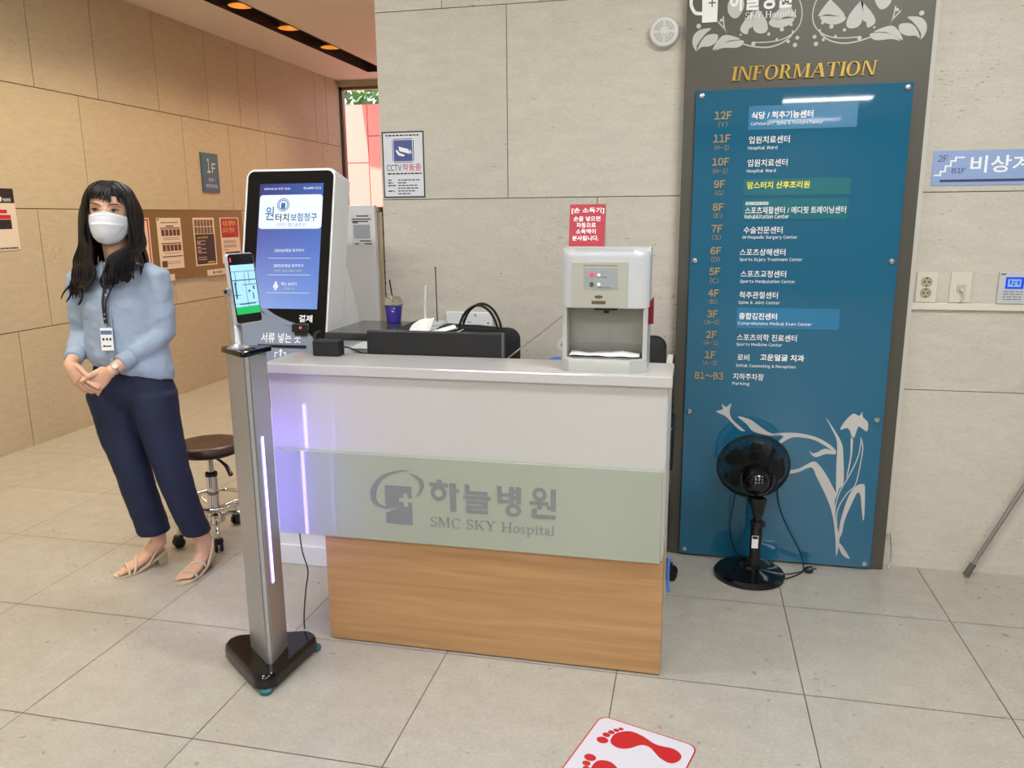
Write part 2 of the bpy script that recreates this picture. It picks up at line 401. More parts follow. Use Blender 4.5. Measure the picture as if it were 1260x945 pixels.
# the side of the corridor behind that wall
g = G(); g.box(WX+0.02, WX+0.25, YB+0.30, YE+0.1, 0, ZC)
struct(g.build('wall_corridor', M_WALLSIDE))
# left wall: face looks to +X
FL = Frame((XL, 0, 0), (0, 1, 0), (0, 0, 1))     # a = Y
g = G()
jy = {1: [4.36, 6.80, 9.2, 1.95, -0.5, -2.9, -5.3], 2: [4.65, 6.05, 8.4, 2.3, 0.0, -2.4, -4.8], 3: [5.15, 6.35, 7.06, 7.74, 9.05, 2.75, 0.35, -2.0, -4.4], 4: [4.76, 5.36, 6.06, 6.77, 7.30, 7.63, 8.93, 9.23, 4.1, 3.5, 2.3, 1.1, -0.1, -1.3, -2.5]}
panelled(g, FL, YF, YE, [(ROWZ[k-1], ROWZ[k], jy[k]) for k in (1, 2, 3, 4)], J=0.003)
g.box(XL-0.25, XL-0.008, YF, YE+0.1, 0, ZC, mi=1)
struct(g.build('wall_left', [M_WALLSIDE, M_JOINT]))
# far end of the corridor: a tall window
g = G()
g.box(XL, WX+0.25, YE, YE+0.2, 3.09, ZC)
g.box(-2.1, WX+0.25, YE, YE+0.2, 0, 3.09)
struct(g.build('wall_end', M_WALLSIDE))
M_ALUF = mat('window_aluminium', (120, 112, 104), 0.45, metal=0.4)
wn = thing('window_1', 'tall window at the far end of the corridor', 'window', (-3.2, YE+0.05, 0)); wn['kind'] = 'structure'
g = G()
for x0, x1 in ((XL, XL+0.035), (-3.26, -3.20), (-2.135, -2.1)): g.box(x0, x1, YE+0.02, YE+0.09, 0, 3.09)
g.box(XL, -2.1, YE+0.02, YE+0.09, 3.055, 3.09); g.box(XL, -2.1, YE+0.02, YE+0.09, 0, 0.06)
g.build('window_frame', M_ALUF, wn)
M_GLASS = mat('window_glass', (250, 252, 252), 0.0, trans=1.0, spec=0.3)
M_GLASS.node_tree.nodes['Principled BSDF'].inputs['IOR'].default_value = 1.01
g = G(); g.box(XL+0.03, -3.25, YE+0.05, YE+0.056, 0.05, 3.06); g.box(-3.21, -2.13, YE+0.05, YE+0.056, 0.05, 3.06)
g.build('pane', M_GLASS, wn)
# right and front walls of the lobby
g = G(); g.box(XR, XR+0.2, YF, YB+0.3, 0, ZC); struct(g.build('wall_right', M_PAINT))
g = G(); g.box(XL-0.25, XR+0.2, YF-0.2, YF, 0, ZC)
struct(g.build('wall_front', M_PAINT))
# ceiling with the dark recessed slot over the corridor
SX0, SX1, SY0, SY1 = -3.745, -3.50, 1.2, 9.1
g = G()
g.box(XL-0.25, SX0, YF-0.2, YE+0.4, ZC, ZC+0.25); g.box(SX1, XR+0.2, YF-0.2, YE+0.4, ZC, ZC+0.25)
g.box(SX0, SX1, YF-0.2, SY0, ZC, ZC+0.25); g.box(SX0, SX1, SY1, YE+0.4, ZC, ZC+0.25)
struct(g.build('ceiling', M_CEIL))
M_SLOT = mat('slot_lining', (46, 30, 18), 0.6)
g = G()
g.box(SX0-0.002, SX0+0.008, SY0, SY1, ZC-0.004, ZC+0.22); g.box(SX1-0.008, SX1+0.002, SY0, SY1, ZC-0.004, ZC+0.22)
g.box(SX0, SX1, SY0, SY1, ZC+0.14, ZC+0.22); g.box(SX0, SX1, SY0-0.002, SY0+0.008, ZC-0.004, ZC+0.2); g.box(SX0, SX1, SY1-0.008, SY1+0.002, ZC-0.004, ZC+0.2)
struct(g.build('trim_1', M_SLOT))
M_LAMP = mat('downlight_lens', (255, 240, 215), 0.4, emit=(255, 205, 130), estr=45)
M_GOLD = mat('downlight_cup', (190, 150, 90), 0.3, metal=0.8)
dl_y = [6.20, 7.00, 7.85]
dl_lab = {6.20: 'recessed amber downlight in the dark ceiling slot, nearest the camera of the three lit ones', 7.00: 'recessed amber downlight in the dark ceiling slot, middle of the three lit ones', 7.85: 'recessed amber downlight in the dark ceiling slot, farthest and closest to the window'}
for y in [2.2, 3.0, 3.8, 4.6, 5.4]+dl_y:
    x = -3.615
    if y in dl_y:
        t = thing('recessed_downlight', dl_lab[y], 'ceiling light', (x, y, ZC+0.13), 'amber downlights in the ceiling slot')
        g = G(); g.lathe((x, y, 0), [(0.095, ZC+0.02), (0.10, ZC+0.02), (0.075, ZC+0.135), (0.07, ZC+0.135)], n=24, cap=False); g.build('reflector', M_GOLD, t, 40)
        g = G(); g.cyl((x, y, ZC+0.118), (x, y, ZC+0.13), 0.045); g.build('lens', M_LAMP, t)
    lamp('downlight_beam', 'SPOT', (x, y, ZC+0.10), SPOT_E, SPOT_C, target=(x-0.12, y, 0), spot_size=math.radians(112), spot_blend=0.9, shadow_soft_size=0.05)

# lobby ceiling lamps behind the camera, mirrored in the glass, plus the added fill lamps
M_DIFF = mat('lamp_diffuser', (250, 250, 245), 0.5, emit=(255, 246, 232), estr=5.0)
for k, (x, y, share) in enumerate(LOBBY_FILL_POS):
    t = thing('ceiling_or_fill_light', 'long white strip light in the ceiling, one of the mirrored lobby rows and added fill lamps', 'ceiling light', (x, y, ZC), 'strip lights in the lobby ceiling')
    g = G(); g.box(x-0.62, x+0.62, y-0.16, y+0.16, ZC-0.03, ZC-0.001, 0.004); g.build('housing', M_WHITEM, t)
    g = G(); g.box(x-0.60, x+0.60, y-0.14, y+0.14, ZC-0.036, ZC-0.0305); g.build('diffuser', M_DIFF, t)
    lamp('strip_or_fill_light', 'AREA', (x, y, ZC-0.05), LOBBY_E*share, LOBBY_C, target=(x, y, 0), size=1.2, size_y=0.28)

# outside the far window: the red panelled building and trees
M_RED = mat('red_cladding', (226, 120, 108), 0.6)
M_REDJ = mat('red_cladding_joint', (150, 66, 60), 0.8)
t = thing('red_building', 'salmon red panelled wall of the building outside the far window', 'building', (-4.6, 12.0, 0))
g = G(); FR = Frame((0, 12.0, 0), (1, 0, 0), (0, 0, 1))
for a0, a1, js in ((-9.0, -4.98, [0.9, 2.35]), (-4.98, -1.0, [1.5, 2.75])):
    e = [0]+js+[3.22]
    for k in range(len(e)-1): g.fbox(FR, a0+0.006, a1-0.006, e[k]+0.006, e[k+1]-0.006, -0.02, 0)
g.box(-9, -1, 12.02, 12.3, 0, 3.22, mi=1)
g.build('cladding', [M_RED, M_REDJ], t)
g = G(); g.hexa([(-5.1, 11.4, 3.62), (-2.6, 11.4, 3.05), (-2.6, 11.9, 3.05), (-5.1, 11.9, 3.62), (-5.1, 11.4, 3.72), (-2.6, 11.4, 3.15), (-2.6, 11.9, 3.15), (-5.1, 11.9, 3.72)]); g.build('canopy_beam', M_RED, t)
g = G(); g.box(-12, 2, YE+0.45, 30, -0.3, -0.05); struct(g.build('ground', mat('pavement', (150, 145, 138), 0.9)))
M_LEAF = mat('tree_leaves', (92, 120, 70), 0.6, var=(3.0, 0.5)); M_BARK = mat('bark', (80, 62, 48), 0.9)
for tx, ty, s, lab in ((-7.2, 16.0, 1.0, 'green tree crown above the red wall, at the left edge of the far window'), (-4.9, 20.0, 1.1, 'green tree crown above the red wall, beside the slanting red beam'), ):
    t = thing('tree', lab, 'tree', (tx, ty, -0.05), 'trees behind the red building')
    g = G(); g.tube([(tx, ty, -0.05), (tx+0.05, ty, 1.8), (tx, ty, 3.4)], [0.16, 0.12, 0.07], 8); g.build('trunk', M_BARK, t, 60)
    g = G(); rnd = random.Random(int(tx*10))
    for k in range(1100):
        a, b_, r_ = rnd.uniform(0, 2*PI), rnd.uniform(-1, 1), rnd.random()**0.4
        q = Vector((tx+1.5*s*r_*math.cos(a)*math.sqrt(1-b_*b_), ty+1.3*s*r_*math.sin(a)*math.sqrt(1-b_*b_), 4.1+1.6*s*r_*b_))
        d1 = Vector((rnd.uniform(-1, 1), rnd.uniform(-1, 1), rnd.uniform(-1, 1))).normalized()*0.13; d2 = d1.orthogonal().normalized()*0.07
        g._face([g.bm.verts.new(p) for p in (q-d1, q+d2, q+d1, q-d2)])
    g.build('crown', M_LEAF, t)
# ================================================================ RECEPTION COUNTER
M_WOOD = mat('beech_laminate', (205, 150, 92), 0.35)
nt = M_WOOD.node_tree; b = nt.nodes['Principled BSDF']
tc = nt.nodes.new('ShaderNodeTexCoord'); mp = nt.nodes.new('ShaderNodeMapping'); mp.inputs['Scale'].default_value = (0.5, 1, 9)
n1 = nt.nodes.new('ShaderNodeTexNoise'); n1.inputs['Scale'].default_value = 4; n1.inputs['Detail'].default_value = 8; n1.inputs['Distortion'].default_value = 0.6
r1 = nt.nodes.new('ShaderNodeValToRGB'); r1.color_ramp.elements[0].position = 0.3; r1.color_ramp.elements[1].position = 0.72
r1.color_ramp.elements[0].color = lin((166, 124, 80)); r1.color_ramp.elements[1].color = lin((190, 148, 102))
nt.links.new(tc.outputs['Object'], mp.inputs[0]); nt.links.new(mp.outputs[0], n1.inputs['Vector']); nt.links.new(n1.outputs['Fac'], r1.inputs[0]); nt.links.new(r1.outputs[0], b.inputs['Base Color'])
M_BAND = mat('frosted_green_glass', (160, 166, 150), 0.06, spec=0.5)
M_BANDED = mat('glass_edge', (120, 160, 145), 0.2)
M_LOGO = mat('silver_grey_lettering', (132, 136, 140), 0.4, metal=0.25)
DX0, DX1, DY = -1.412, -0.055, 2.43
rc = thing('reception_counter', 'white and wood reception counter with a green glass hospital name band', 'reception desk', (-0.73, 2.6, 0))
g = G(); g.box(-1.43, -0.045, DY-0.012, 2.657, 0.985, 1.021, 0.004); g.build('countertop', M_WHITE, rc)
g = G(); g.box(DX0, -0.060, DY, DY+0.03, 0.41, 0.984); g.build('front_panel', M_WHITE, rc)
g = G(); g.box(DX0, DX0+0.03, DY+0.031, 2.70, 0.41, 0.984); g.build('side_panel', M_WHITEM, rc)
g = G(); g.box(-0.078, -0.058, DY+0.031, 3.05, 0.0, 0.984); g.build('side_panel', M_WHITEM, rc)
g = G(); g.box(DX0+0.03, -0.08, 2.60, 2.655, 0.70, 0.984); g.build('back_panel', M_WHITEM, rc)
bd = G(); bd.box(-1.402, -0.066, DY-0.019, DY-0.001, 0.409, 0.718, 0.0015); band = bd.build('glass_band', M_BAND, rc)
g = G(); g.box(-1.238, -0.055, DY, 2.62, 0.006, 0.408); g.build('wood_base', M_WOOD, rc)
g = G(); g.box(-1.22, -0.075, DY+0.02, 2.6, 0.0, 0.006); g.build('plinth', M_BLACKM, rc)
g = G(); g.box(-1.385, -0.081, 2.658, 3.12, 0.715, 0.74, 0.003); g.box(-1.385, -1.36, 2.72, 3.1, 0, 0.715); g.build('work_surface', M_WHITEM, rc)
g = G(); g.box(-1.428, -1.413, DY+0.004, DY+0.03, 0.862, 0.925, 0.003); tag_ = g.build('red_sticker', mat('red_plastic', (150, 18, 22), 0.4), rc)
g = G(); g.box(-1.4135, -1.411, DY-0.001, DY+0.03, 0.41, 0.984); g.build('edge_strip', M_WHITEM, rc)

FD = Frame((0, DY-0.019, 0), (1, 0, 0), (0, 0, 1))
g = G(); T = 0.0012
# emblem: a square block cut by a swoosh, a cross cut out of its corner, an open ring around it
for k, (x0, x1, z0, z1) in enumerate(((-0.996, -0.900, 0.5875, 0.613), (-0.996, -0.947, 0.540, 0.5875), (-0.947, -0.931, 0.572, 0.5875), (-0.947, -0.931, 0.540, 0.556), (-0.914, -0.900, 0.572, 0.5875), (-0.914, -0.900, 0.540, 0.556))): g.fbox(FD, x0, x1, z0, z1, 0, T+0.00002*k)
g.prism(FD, [(-0.996, 0.540), (-0.996, 0.531), (-0.975, 0.531), (-0.957, 0.5355), (-0.945, 0.540)], 0, T)
g.prism(FD, [(-0.900, 0.540), (-0.943, 0.540), (-0.955, 0.533), (-0.972, 0.524), (-0.996, 0.513), (-0.996, 0.476), (-0.900, 0.476)], 0, T)
g.prism(FD, [(p.x, p.y) for p in catmull([(x, y, 0) for x, y in [(-0.905, 0.671), (-0.953, 0.667), (-1.008, 0.645), (-1.044, 0.603), (-1.050, 0.569), (-1.037, 0.541), (-1.001, 0.529), (-0.985, 0.530), (-1.000, 0.537), (-1.022, 0.548), (-1.030, 0.571), (-1.022, 0.605), (-0.996, 0.637), (-0.953, 0.660)]], 5)], 0, T*1.01)
g.prism(FD, [(p.x, p.y) for p in catmull([(x, y, 0) for x, y in [(-0.905, 0.660), (-0.878, 0.653), (-0.858, 0.637), (-0.856, 0.613), (-0.869, 0.588), (-0.887, 0.579), (-0.876, 0.594), (-0.870, 0.615), (-0.876, 0.636), (-0.890, 0.650)]], 5)], 0, T)
g.build('emblem', M_LOGO, band)
# the four syllables, drawn as heavy square strokes
g = G()
NB_ = [0]
def bar(x0, x1, z0, z1): NB_[0] += 1; g.fbox(FD, x0, x1, z0, z1, 0, T+0.00003*NB_[0])
def ring(cx, cz, ro, ri, n=28, sz=1.0):
    for k in range(n):
        a, b2 = 2*PI*k/n, 2*PI*(k+1)/n
        g.prism(FD, [(cx+ro*math.cos(a), cz+ro*sz*math.sin(a)), (cx+ro*math.cos(b2), cz+ro*sz*math.sin(b2)), (cx+ri*math.cos(b2), cz+ri*sz*math.sin(b2)), (cx+ri*math.cos(a), cz+ri*sz*math.sin(a))], 0, T*1.02)
# ha
bar(-0.811, -0.792, 0.633, 0.645); bar(-0.836, -0.771, 0.620, 0.634); ring(-0.804, 0.598, 0.028, 0.014); bar(-0.765, -0.743, 0.535, 0.636); bar(-0.744, -0.731, 0.603, 0.616)
# neul
bar(-0.712, -0.696, 0.601, 0.636); bar(-0.712, -0.634, 0.600, 0.613); bar(-0.717, -0.624, 0.583, 0.596)
bar(-0.708, -0.634, 0.568, 0.579); bar(-0.650, -0.634, 0.552, 0.570); bar(-0.708, -0.634, 0.551, 0.562); bar(-0.708, -0.692, 0.536, 0.553); bar(-0.708, -0.634, 0.535, 0.546)
# byeong
bar(-0.600, -0.585, 0.580, 0.637); bar(-0.560, -0.545, 0.580, 0.637); bar(-0.586, -0.559, 0.603, 0.614); bar(-0.600, -0.545, 0.578, 0.590)
bar(-0.537, -0.521, 0.578, 0.637); bar(-0.548, -0.536, 0.616, 0.627); bar(-0.548, -0.536, 0.594, 0.605); ring(-0.547, 0.555, 0.027, 0.013, sz=0.82)
# won
ring(-0.459, 0.617, 0.024, 0.011); bar(-0.492, -0.428, 0.580, 0.592); bar(-0.466, -0.452, 0.566, 0.582); bar(-0.421, -0.405, 0.562, 0.638); bar(-0.434, -0.420, 0.567, 0.577)
bar(-0.484, -0.468, 0.536, 0.566); bar(-0.484, -0.405, 0.535, 0.548)
g.build('korean_lettering', M_LOGO, band)
g = G(); put_serif(g, 'SMC SKY Hospital', FD, -0.837, -0.407, 0.477, 0.034, 0, T); g.build('serif_lettering', M_LOGO, band)

# ================================================================ SANITISER DISPENSER on the counter
M_SILV = mat('silver_plastic', (184, 184, 180), 0.3, metal=0.1); M_PANEL = mat('panel_grey', (172, 170, 158), 0.4); M_PANEL2 = mat('panel_blue_grey', (150, 156, 158), 0.4)
M_RECESS = mat('recess_grey', (150, 148, 142), 0.5)
DZ = 1.0215
sd = thing('hand_sanitizer_dispenser', 'white and grey automatic hand sanitizer dispenser standing on the counter', 'dispenser', (-0.263, 2.57, DZ))
def plan(x0, x1, y0, y1, r, n=6, back=0.012):
    P = []
    for cx, cy, a0, rr in ((x1-r, y0+r, -90, r), (x1-back, y1-back, 0, back), (x0+back, y1-back, 90, back), (x0+r, y0+r, 180, r)):
        for k in range(n+1):
            a = math.radians(a0+90*k/n); P.append((cx+rr*math.cos(a), cy+rr*math.sin(a)))
    return P
FZ = Frame((0, 0, 0), (1, 0, 0), (0, 1, 0))
g = G(); g.prism(FZ, plan(-0.401, -0.125, 2.462, 2.60, 0.05), 1.224, 1.405, bev=0.026, seg=5); g.build('upper_housing', M_WHITEP, sd, 40)
g = G(); g.prism(FZ, plan(-0.397, -0.128, 2.575, 2.672, 0.01), DZ+0.004, 1.409, bev=0.018, seg=4); g.build('back_shell', M_SILV, sd, 40)
for x0, x1 in ((-0.397, -0.383), (-0.143, -0.129)): g = G(); g.box(x0, x1, 2.485, 2.58, 1.06, 1.226); g.build('side_cheek', M_SILV, sd)
# hollow: a curved back inside the opening
g = G()
R = []
for z in (1.062, 1.10, 1.16, 1.224):
    yy = 2.555 if z > 1.08 else 2.56
    R.append([(-0.383+0.24*k/12, yy+0.014*math.sin(PI*k/12), z) for k in range(13)])
for i in range(3):
    for k in range(12): g._face([g.bm.verts.new(p) for p in (R[i][k], R[i][k+1], R[i+1][k+1], R[i+1][k])])
g.build('recess_lining', M_RECESS, sd)
g = G(); g.prism(FZ, [(-0.401, 2.58), (-0.401, 2.49), (-0.372, 2.452), (-0.180, 2.452), (-0.128, 2.49), (-0.128, 2.58)], DZ, 1.062, bev=0.004); g.build('base', M_SILV, sd, 30)
g = G(); g.prism(FZ, [(-0.38, 2.57), (-0.38, 2.50), (-0.36, 2.468), (-0.185, 2.468), (-0.145, 2.50), (-0.145, 2.57)], 1.0622, 1.0655); g.build('drip_tray', mat('tray_grey', (120, 122, 122), 0.4), sd)
g = G(); g.box(-0.30, -0.225, 2.50, 2.55, 1.212, 1.226, 0.004); g.cyl((-0.262, 2.525, 1.202), (-0.262, 2.525, 1.214), 0.009); g.build('nozzle', M_BLACK, sd, 40)
FP = Frame((0, 2.4619, 0), (1, 0, 0), (0, 0, 1))
g = G(); g.fbox(FP, -0.364, -0.190, 1.226, 1.366, -0.001, 0.0016, 0.0008); fpn = g.build('front_panel', M_PANEL, sd)
g = G(); g.fbox(FP, -0.327, -0.222, 1.282, 1.348, 0.0017, 0.0026); cp = g.build('control_panel', M_PANEL2, fpn)
g = G(); put_latin(g, 'Hand Disinfection Sterilizer', FP, -0.328, -0.222, 1.356, 0.006, 0.002); put_latin(g, 'ON / POWER', FP, -0.285, -0.255, 1.320, 0.005, 0.003); put_latin(g, 'SANITIZING', FP, -0.283, -0.245, 1.288, 0.005, 0.003)
g.build('panel_lettering', M_DARKINK, fpn)
g = G(); ringp = [(-0.280+0.013*math.cos(2*PI*k/20), 1.259+0.005*math.sin(2*PI*k/20)) for k in range(20)]; g.prism(FP, ringp, 0.0017, 0.0022); g.fbox(FP, -0.302, -0.258, 1.2365, 1.2465, 0.0017, 0.0022); g.build('maker_plate', mat('dark_bronze', (96, 78, 60), 0.4), fpn)
for nm, x, z, c, e in (('red_button', -0.301, 1.327, (214, 60, 80), 0.6), ('dark_button', -0.302, 1.298, (70, 74, 78), 0), ('red_led', -0.280, 1.327, (255, 150, 150), 3), ('green_led', -0.280, 1.298, (190, 255, 150), 3)):
    g = G(); g.cyl(FP(x, z, 0.0024), FP(x, z, 0.0045), 0.007 if 'button' in nm else 0.0038, n=16); g.build(nm, mat(nm, c, 0.4, emit=c, estr=e) if e else mat(nm, c, 0.4), cp, 40)
g = G(); g.hexa([(-0.1285, 2.52, 1.168), (-0.112, 2.51, 1.172), (-0.112, 2.51, 1.258), (-0.1285, 2.52, 1.236), (-0.1285, 2.523, 1.168), (-0.112, 2.513, 1.172), (-0.112, 2.513, 1.258), (-0.1285, 2.523, 1.236)]); g.build('side_card', mat('maroon_card', (136, 30, 52), 0.5), sd)
g = G(); g.tube([(-0.36, 2.668, 1.215), (-0.40, 2.675, 1.192), (-0.52, 2.68, 1.098), (-0.629, 2.69, 1.012), (-0.622, 2.70, 0.96), (-0.62, 2.72, 0.80), (-0.62, 2.76, 0.744)], 0.003, 8); g.build('power_cord', mat('beige_cord', (170, 158, 138), 0.5), sd, 60)

tw = thing('paper_towel', 'folded white paper towel lying in the tray of the sanitizer dispenser', 'paper towel', (-0.262, 2.52, 1.066))
g = G(); g.grid(lambda u, v: Vector((-0.374+0.222*u, 2.476+0.072*v, 1.0690+0.006*(0.5+0.5*math.sin(u*7+v*3))*(0.3+0.7*v)+0.0012*math.sin(u*19))), 28, 8)
tws = g.build('sheet', M_PAPER, tw, 60, [('SOLIDIFY', dict(thickness=0.002, offset=1.0))])

M_REDCARD = mat('red_card', (172, 46, 60), 0.5)
rs = thing('instruction_card', 'red tent card with white Korean text standing on top of the sanitizer dispenser', 'sign', (-0.332, 2.60, 1.41))
lean = 0.20
FC = Frame((-0.388, 2.585, 1.4095), (1, 0, 0), (0, math.sin(lean), math.cos(lean)))
g = G(); g.fbox(FC, -0.006, 0.110, 0, 0.136, -0.002, 0); g.build('front_flap', M_REDCARD, rs)
g = G(); g.hexa([(-0.394, 2.612, 1.542), (-0.278, 2.612, 1.542), (-0.278, 2.655, 1.4095), (-0.394, 2.655, 1.4095), (-0.394, 2.614, 1.543), (-0.278, 2.614, 1.543), (-0.278, 2.657, 1.4095), (-0.394, 2.657, 1.4095)]); g.build('back_flap', M_WHITEM, rs)
g = G()
for s_, a0, a1, zc, h in (('[손 소독기]', 0.000, 0.105, 0.115, 0.020), ('손을 넣으면', 0.007, 0.094, 0.089, 0.0165), ('자동으로', 0.017, 0.080, 0.0685, 0.0165), ('소독액이', 0.016, 0.080, 0.048, 0.0165), ('분사됩니다.', 0.005, 0.090, 0.0265, 0.0165)):
    put_text(g, s_, FC, a0, a1, zc, h, 0.0006, 0.018)
g.build('card_lettering', M_WHITEINK, rs)

# ================================================================ DIRECTORY BOARD
M_BFRAME = mat('board_grey_brown', (80, 77, 68), 0.42, metal=0.25, var=(120, 0.06, (0.03, 1, 1)))
M_BFRAMES = mat('board_side', (200, 196, 186), 0.5)
M_BLUE = mat('blue_painted_glass', (30, 96, 126), 0.03, spec=0.5)
M_ORN = mat('pale_ornament', (186, 184, 180), 0.45)
M_GOLDL = mat('gold_letter', (182, 148, 56), 0.35, metal=0.35); M_NUM = mat('bronze_number', (160, 142, 102), 0.7)
M_STEEL = mat('stud_steel', (190, 190, 190), 0.25, metal=0.9)
db = thing('directory_board', 'tall grey and blue glass floor directory board headed INFORMATION', 'directory sign', (0.40, 3.48, 0))
g = G(); g.box(-0.058, 0.850, 3.445, 3.499, 0.004, 2.95); g.build('back_slab', M_BFRAME, db)
g = G(); g.box(0.8505, 0.872, 3.470, 3.4995, 0.16, 2.95); g.build('side_strip', M_BFRAMES, db)
FI = Frame((0, 3.445, 0), (1, 0, 0), (0, 0, 1)); FG = Frame((0, 3.428, 0), (1, 0, 0), (0, 0, 1))
g = G(); g.box(-0.010, 0.795, 3.428, 3.438, 0.010, 1.992, 0.0012); gl = g.build('glass_panel', M_BLUE, db)
for (x, z) in ((0.014, 1.973), (0.774, 1.973), (0.011, 1.319), (0.772, 1.319), (0.011, 0.671), (0.770, 0.669), (0.013, 0.034), (0.771, 0.030)):
    g = G(); g.lathe((x, 3.444, z), [(0.005, 0), (0.005, 0.016), (0.011, 0.0161), (0.0115, 0.021), (0.009, 0.024), (0.002, 0.025)], (0, -1, 0), 18); g.build('standoff_stud', M_STEEL, db, 40)
g = G(); put_serif(g, 'INFORMATION', FI, 0.122, 0.655, 2.026, 0.052, 0.001, 0.007, shear=0.12, gap=0.05, TK=0.19, TN=0.075); g.build('information_lettering', M_GOLDL, db)
LILY = [
 [(0.125,0.675),(0.152,0.687),(0.146,0.709),(0.166,0.697),(0.185,0.713),(0.18,0.678),(0.193,0.644),(0.235,0.606),(0.249,0.595),(0.226,0.598),(0.187,0.634),(0.163,0.657)],
 [(0.216,0.657),(0.265,0.647),(0.313,0.615),(0.351,0.592),(0.397,0.585),(0.356,0.58),(0.314,0.585),(0.277,0.598),(0.252,0.627)],
 [(0.36,0.588),(0.423,0.596),(0.487,0.594),(0.55,0.578),(0.597,0.551),(0.62,0.528),(0.617,0.518),(0.579,0.545),(0.524,0.572),(0.452,0.578),(0.416,0.561),(0.399,0.547),(0.389,0.555),(0.406,0.58)],
 [(0.515,0.524),(0.528,0.511),(0.546,0.516),(0.58,0.534),(0.622,0.513),(0.582,0.511),(0.547,0.496),(0.529,0.501)],
 [(0.571,0.67),(0.61,0.615),(0.642,0.559),(0.652,0.5),(0.661,0.392),(0.646,0.361),(0.637,0.331),(0.632,0.38),(0.627,0.469),(0.622,0.567),(0.596,0.624)],
 [(0.434,0.427),(0.478,0.44),(0.526,0.471),(0.549,0.47),(0.588,0.422),(0.629,0.35),(0.639,0.331),(0.632,0.3),(0.644,0.211),(0.663,0.14),(0.658,0.062),(0.653,0.066),(0.650,0.108),(0.638,0.189),(0.622,0.259),(0.594,0.327),(0.553,0.405),(0.528,0.448),(0.479,0.425),(0.439,0.414)],
 [(0.631,0.621),(0.646,0.656),(0.67,0.686),(0.683,0.691),(0.701,0.683),(0.711,0.7),(0.715,0.679),(0.736,0.656),(0.736,0.619),(0.714,0.631),(0.7,0.635),(0.69,0.595),(0.68,0.583),(0.671,0.614),(0.657,0.628)],
 [(0.675,0.585),(0.684,0.583),(0.684,0.502),(0.675,0.423),(0.671,0.413),(0.672,0.433),(0.679,0.512)],
 [(0.661,0.144),(0.661,0.211),(0.684,0.324),(0.711,0.376),(0.741,0.388),(0.748,0.358),(0.754,0.249),(0.75,0.228),(0.74,0.288),(0.732,0.337),(0.718,0.346),(0.696,0.285),(0.678,0.222),(0.671,0.161)],
 [(0.660,0.109),(0.671,0.11),(0.709,0.053),(0.7,0.05),(0.676,0.069)]]
g = G()
for P in LILY: g.prism(FG, [(p.x, p.y) for p in catmull([(x, y, 0) for x, y in P], 5)], 0.0002, 0.0008)
def ribbon(g, F, pts, w, c0, c1):
    c0_ = c0
    Q = catmull([(x, y, 0) for x, y in pts], 5, False)
    for i in range(len(Q)-1):
        d = (Q[i+1]-Q[i]); 
        if d.length < 1e-6: continue
        nrm = Vector((-d.y, d.x, 0)).normalized()*w/2; e = d.normalized()*w*0.3
        a, b_ = Q[i]-e, Q[i+1]+e; c1 += 0.00001
        g.prism(F, [(a.x+nrm.x, a.y+nrm.y), (a.x-nrm.x, a.y-nrm.y), (b_.x-nrm.x, b_.y-nrm.y), (b_.x+nrm.x, b_.y+nrm.y)], c0, c1)
ribbon(g, FG, [(0.714,0.589),(0.725,0.544),(0.719,0.455),(0.707,0.38),(0.676,0.338),(0.646,0.265),(0.648,0.19)], 0.004, 0.0002, 0.0008)
ribbon(g, FG, [(0.716,0.58),(0.712,0.52),(0.699,0.470),(0.674,0.405),(0.648,0.345),(0.636,0.27),(0.643,0.20)], 0.004, 0.0002, 0.0008)
g.build('lily_decal', M_ORN, gl)
ORN = [
 [(-0.015,2.145),(-0.031,2.17),(-0.029,2.202),(-0.005,2.224),(0.038,2.227),(0.02,2.211),(0.0,2.188),(-0.014,2.165)],
 [(-0.011,2.15),(0.001,2.18),(0.025,2.203),(0.063,2.203),(0.061,2.177),(0.035,2.161),(0.006,2.16)],
 [(0.048,2.146),(0.063,2.177),(0.094,2.2),(0.152,2.182),(0.112,2.178),(0.08,2.164)],
 [(0.056,2.145),(0.096,2.171),(0.157,2.177),(0.164,2.165),(0.142,2.151),(0.088,2.152)],
 [(0.183,2.218),(0.176,2.198),(0.155,2.207),(0.15,2.223),(0.165,2.25),(0.188,2.276),(0.207,2.294),(0.197,2.256),(0.198,2.232),(0.191,2.221)],
 [(0.203,2.294),(0.241,2.253),(0.253,2.218),(0.244,2.2),(0.216,2.2),(0.199,2.217),(0.197,2.248)],
 [(0.276,2.267),(0.306,2.296),(0.321,2.302),(0.357,2.25),(0.324,2.254),(0.289,2.246),(0.261,2.244)],
 [(0.258,2.241),(0.293,2.244),(0.348,2.247),(0.334,2.225),(0.295,2.215),(0.263,2.225)],
 [(0.100,2.318),(0.118,2.335),(0.153,2.33),(0.159,2.297),(0.14,2.263),(0.118,2.262),(0.100,2.285)],
 [(0.215,2.40),(0.26,2.41),(0.30,2.38),(0.29,2.34),(0.25,2.33),(0.22,2.36)]]
RIB = [([(0.165,2.162),(0.21,2.150),(0.259,2.146),(0.306,2.158),(0.34,2.182),(0.347,2.201)], 0.005), ([(0.206,2.166),(0.258,2.165),(0.305,2.171),(0.346,2.191),(0.370,2.221),(0.377,2.26),(0.366,2.307),(0.33,2.36),(0.26,2.43)], 0.004), ([(0.064,2.25),(0.085,2.227),(0.098,2.207)], 0.005), ([(0.083,2.267),(0.088,2.231),(0.098,2.208)], 0.005)]
DOTS = [(-0.01,2.238,.009),(0.076,2.255,.006),(0.152,2.197,.004),(0.202,2.162,.008),(0.258,2.194,.006),(0.306,2.209,.008),(0.339,2.224,.006),(0.289,2.173,.005),(0.332,2.163,.006),(0.365,2.175,.007),(0.358,2.149,.008)]
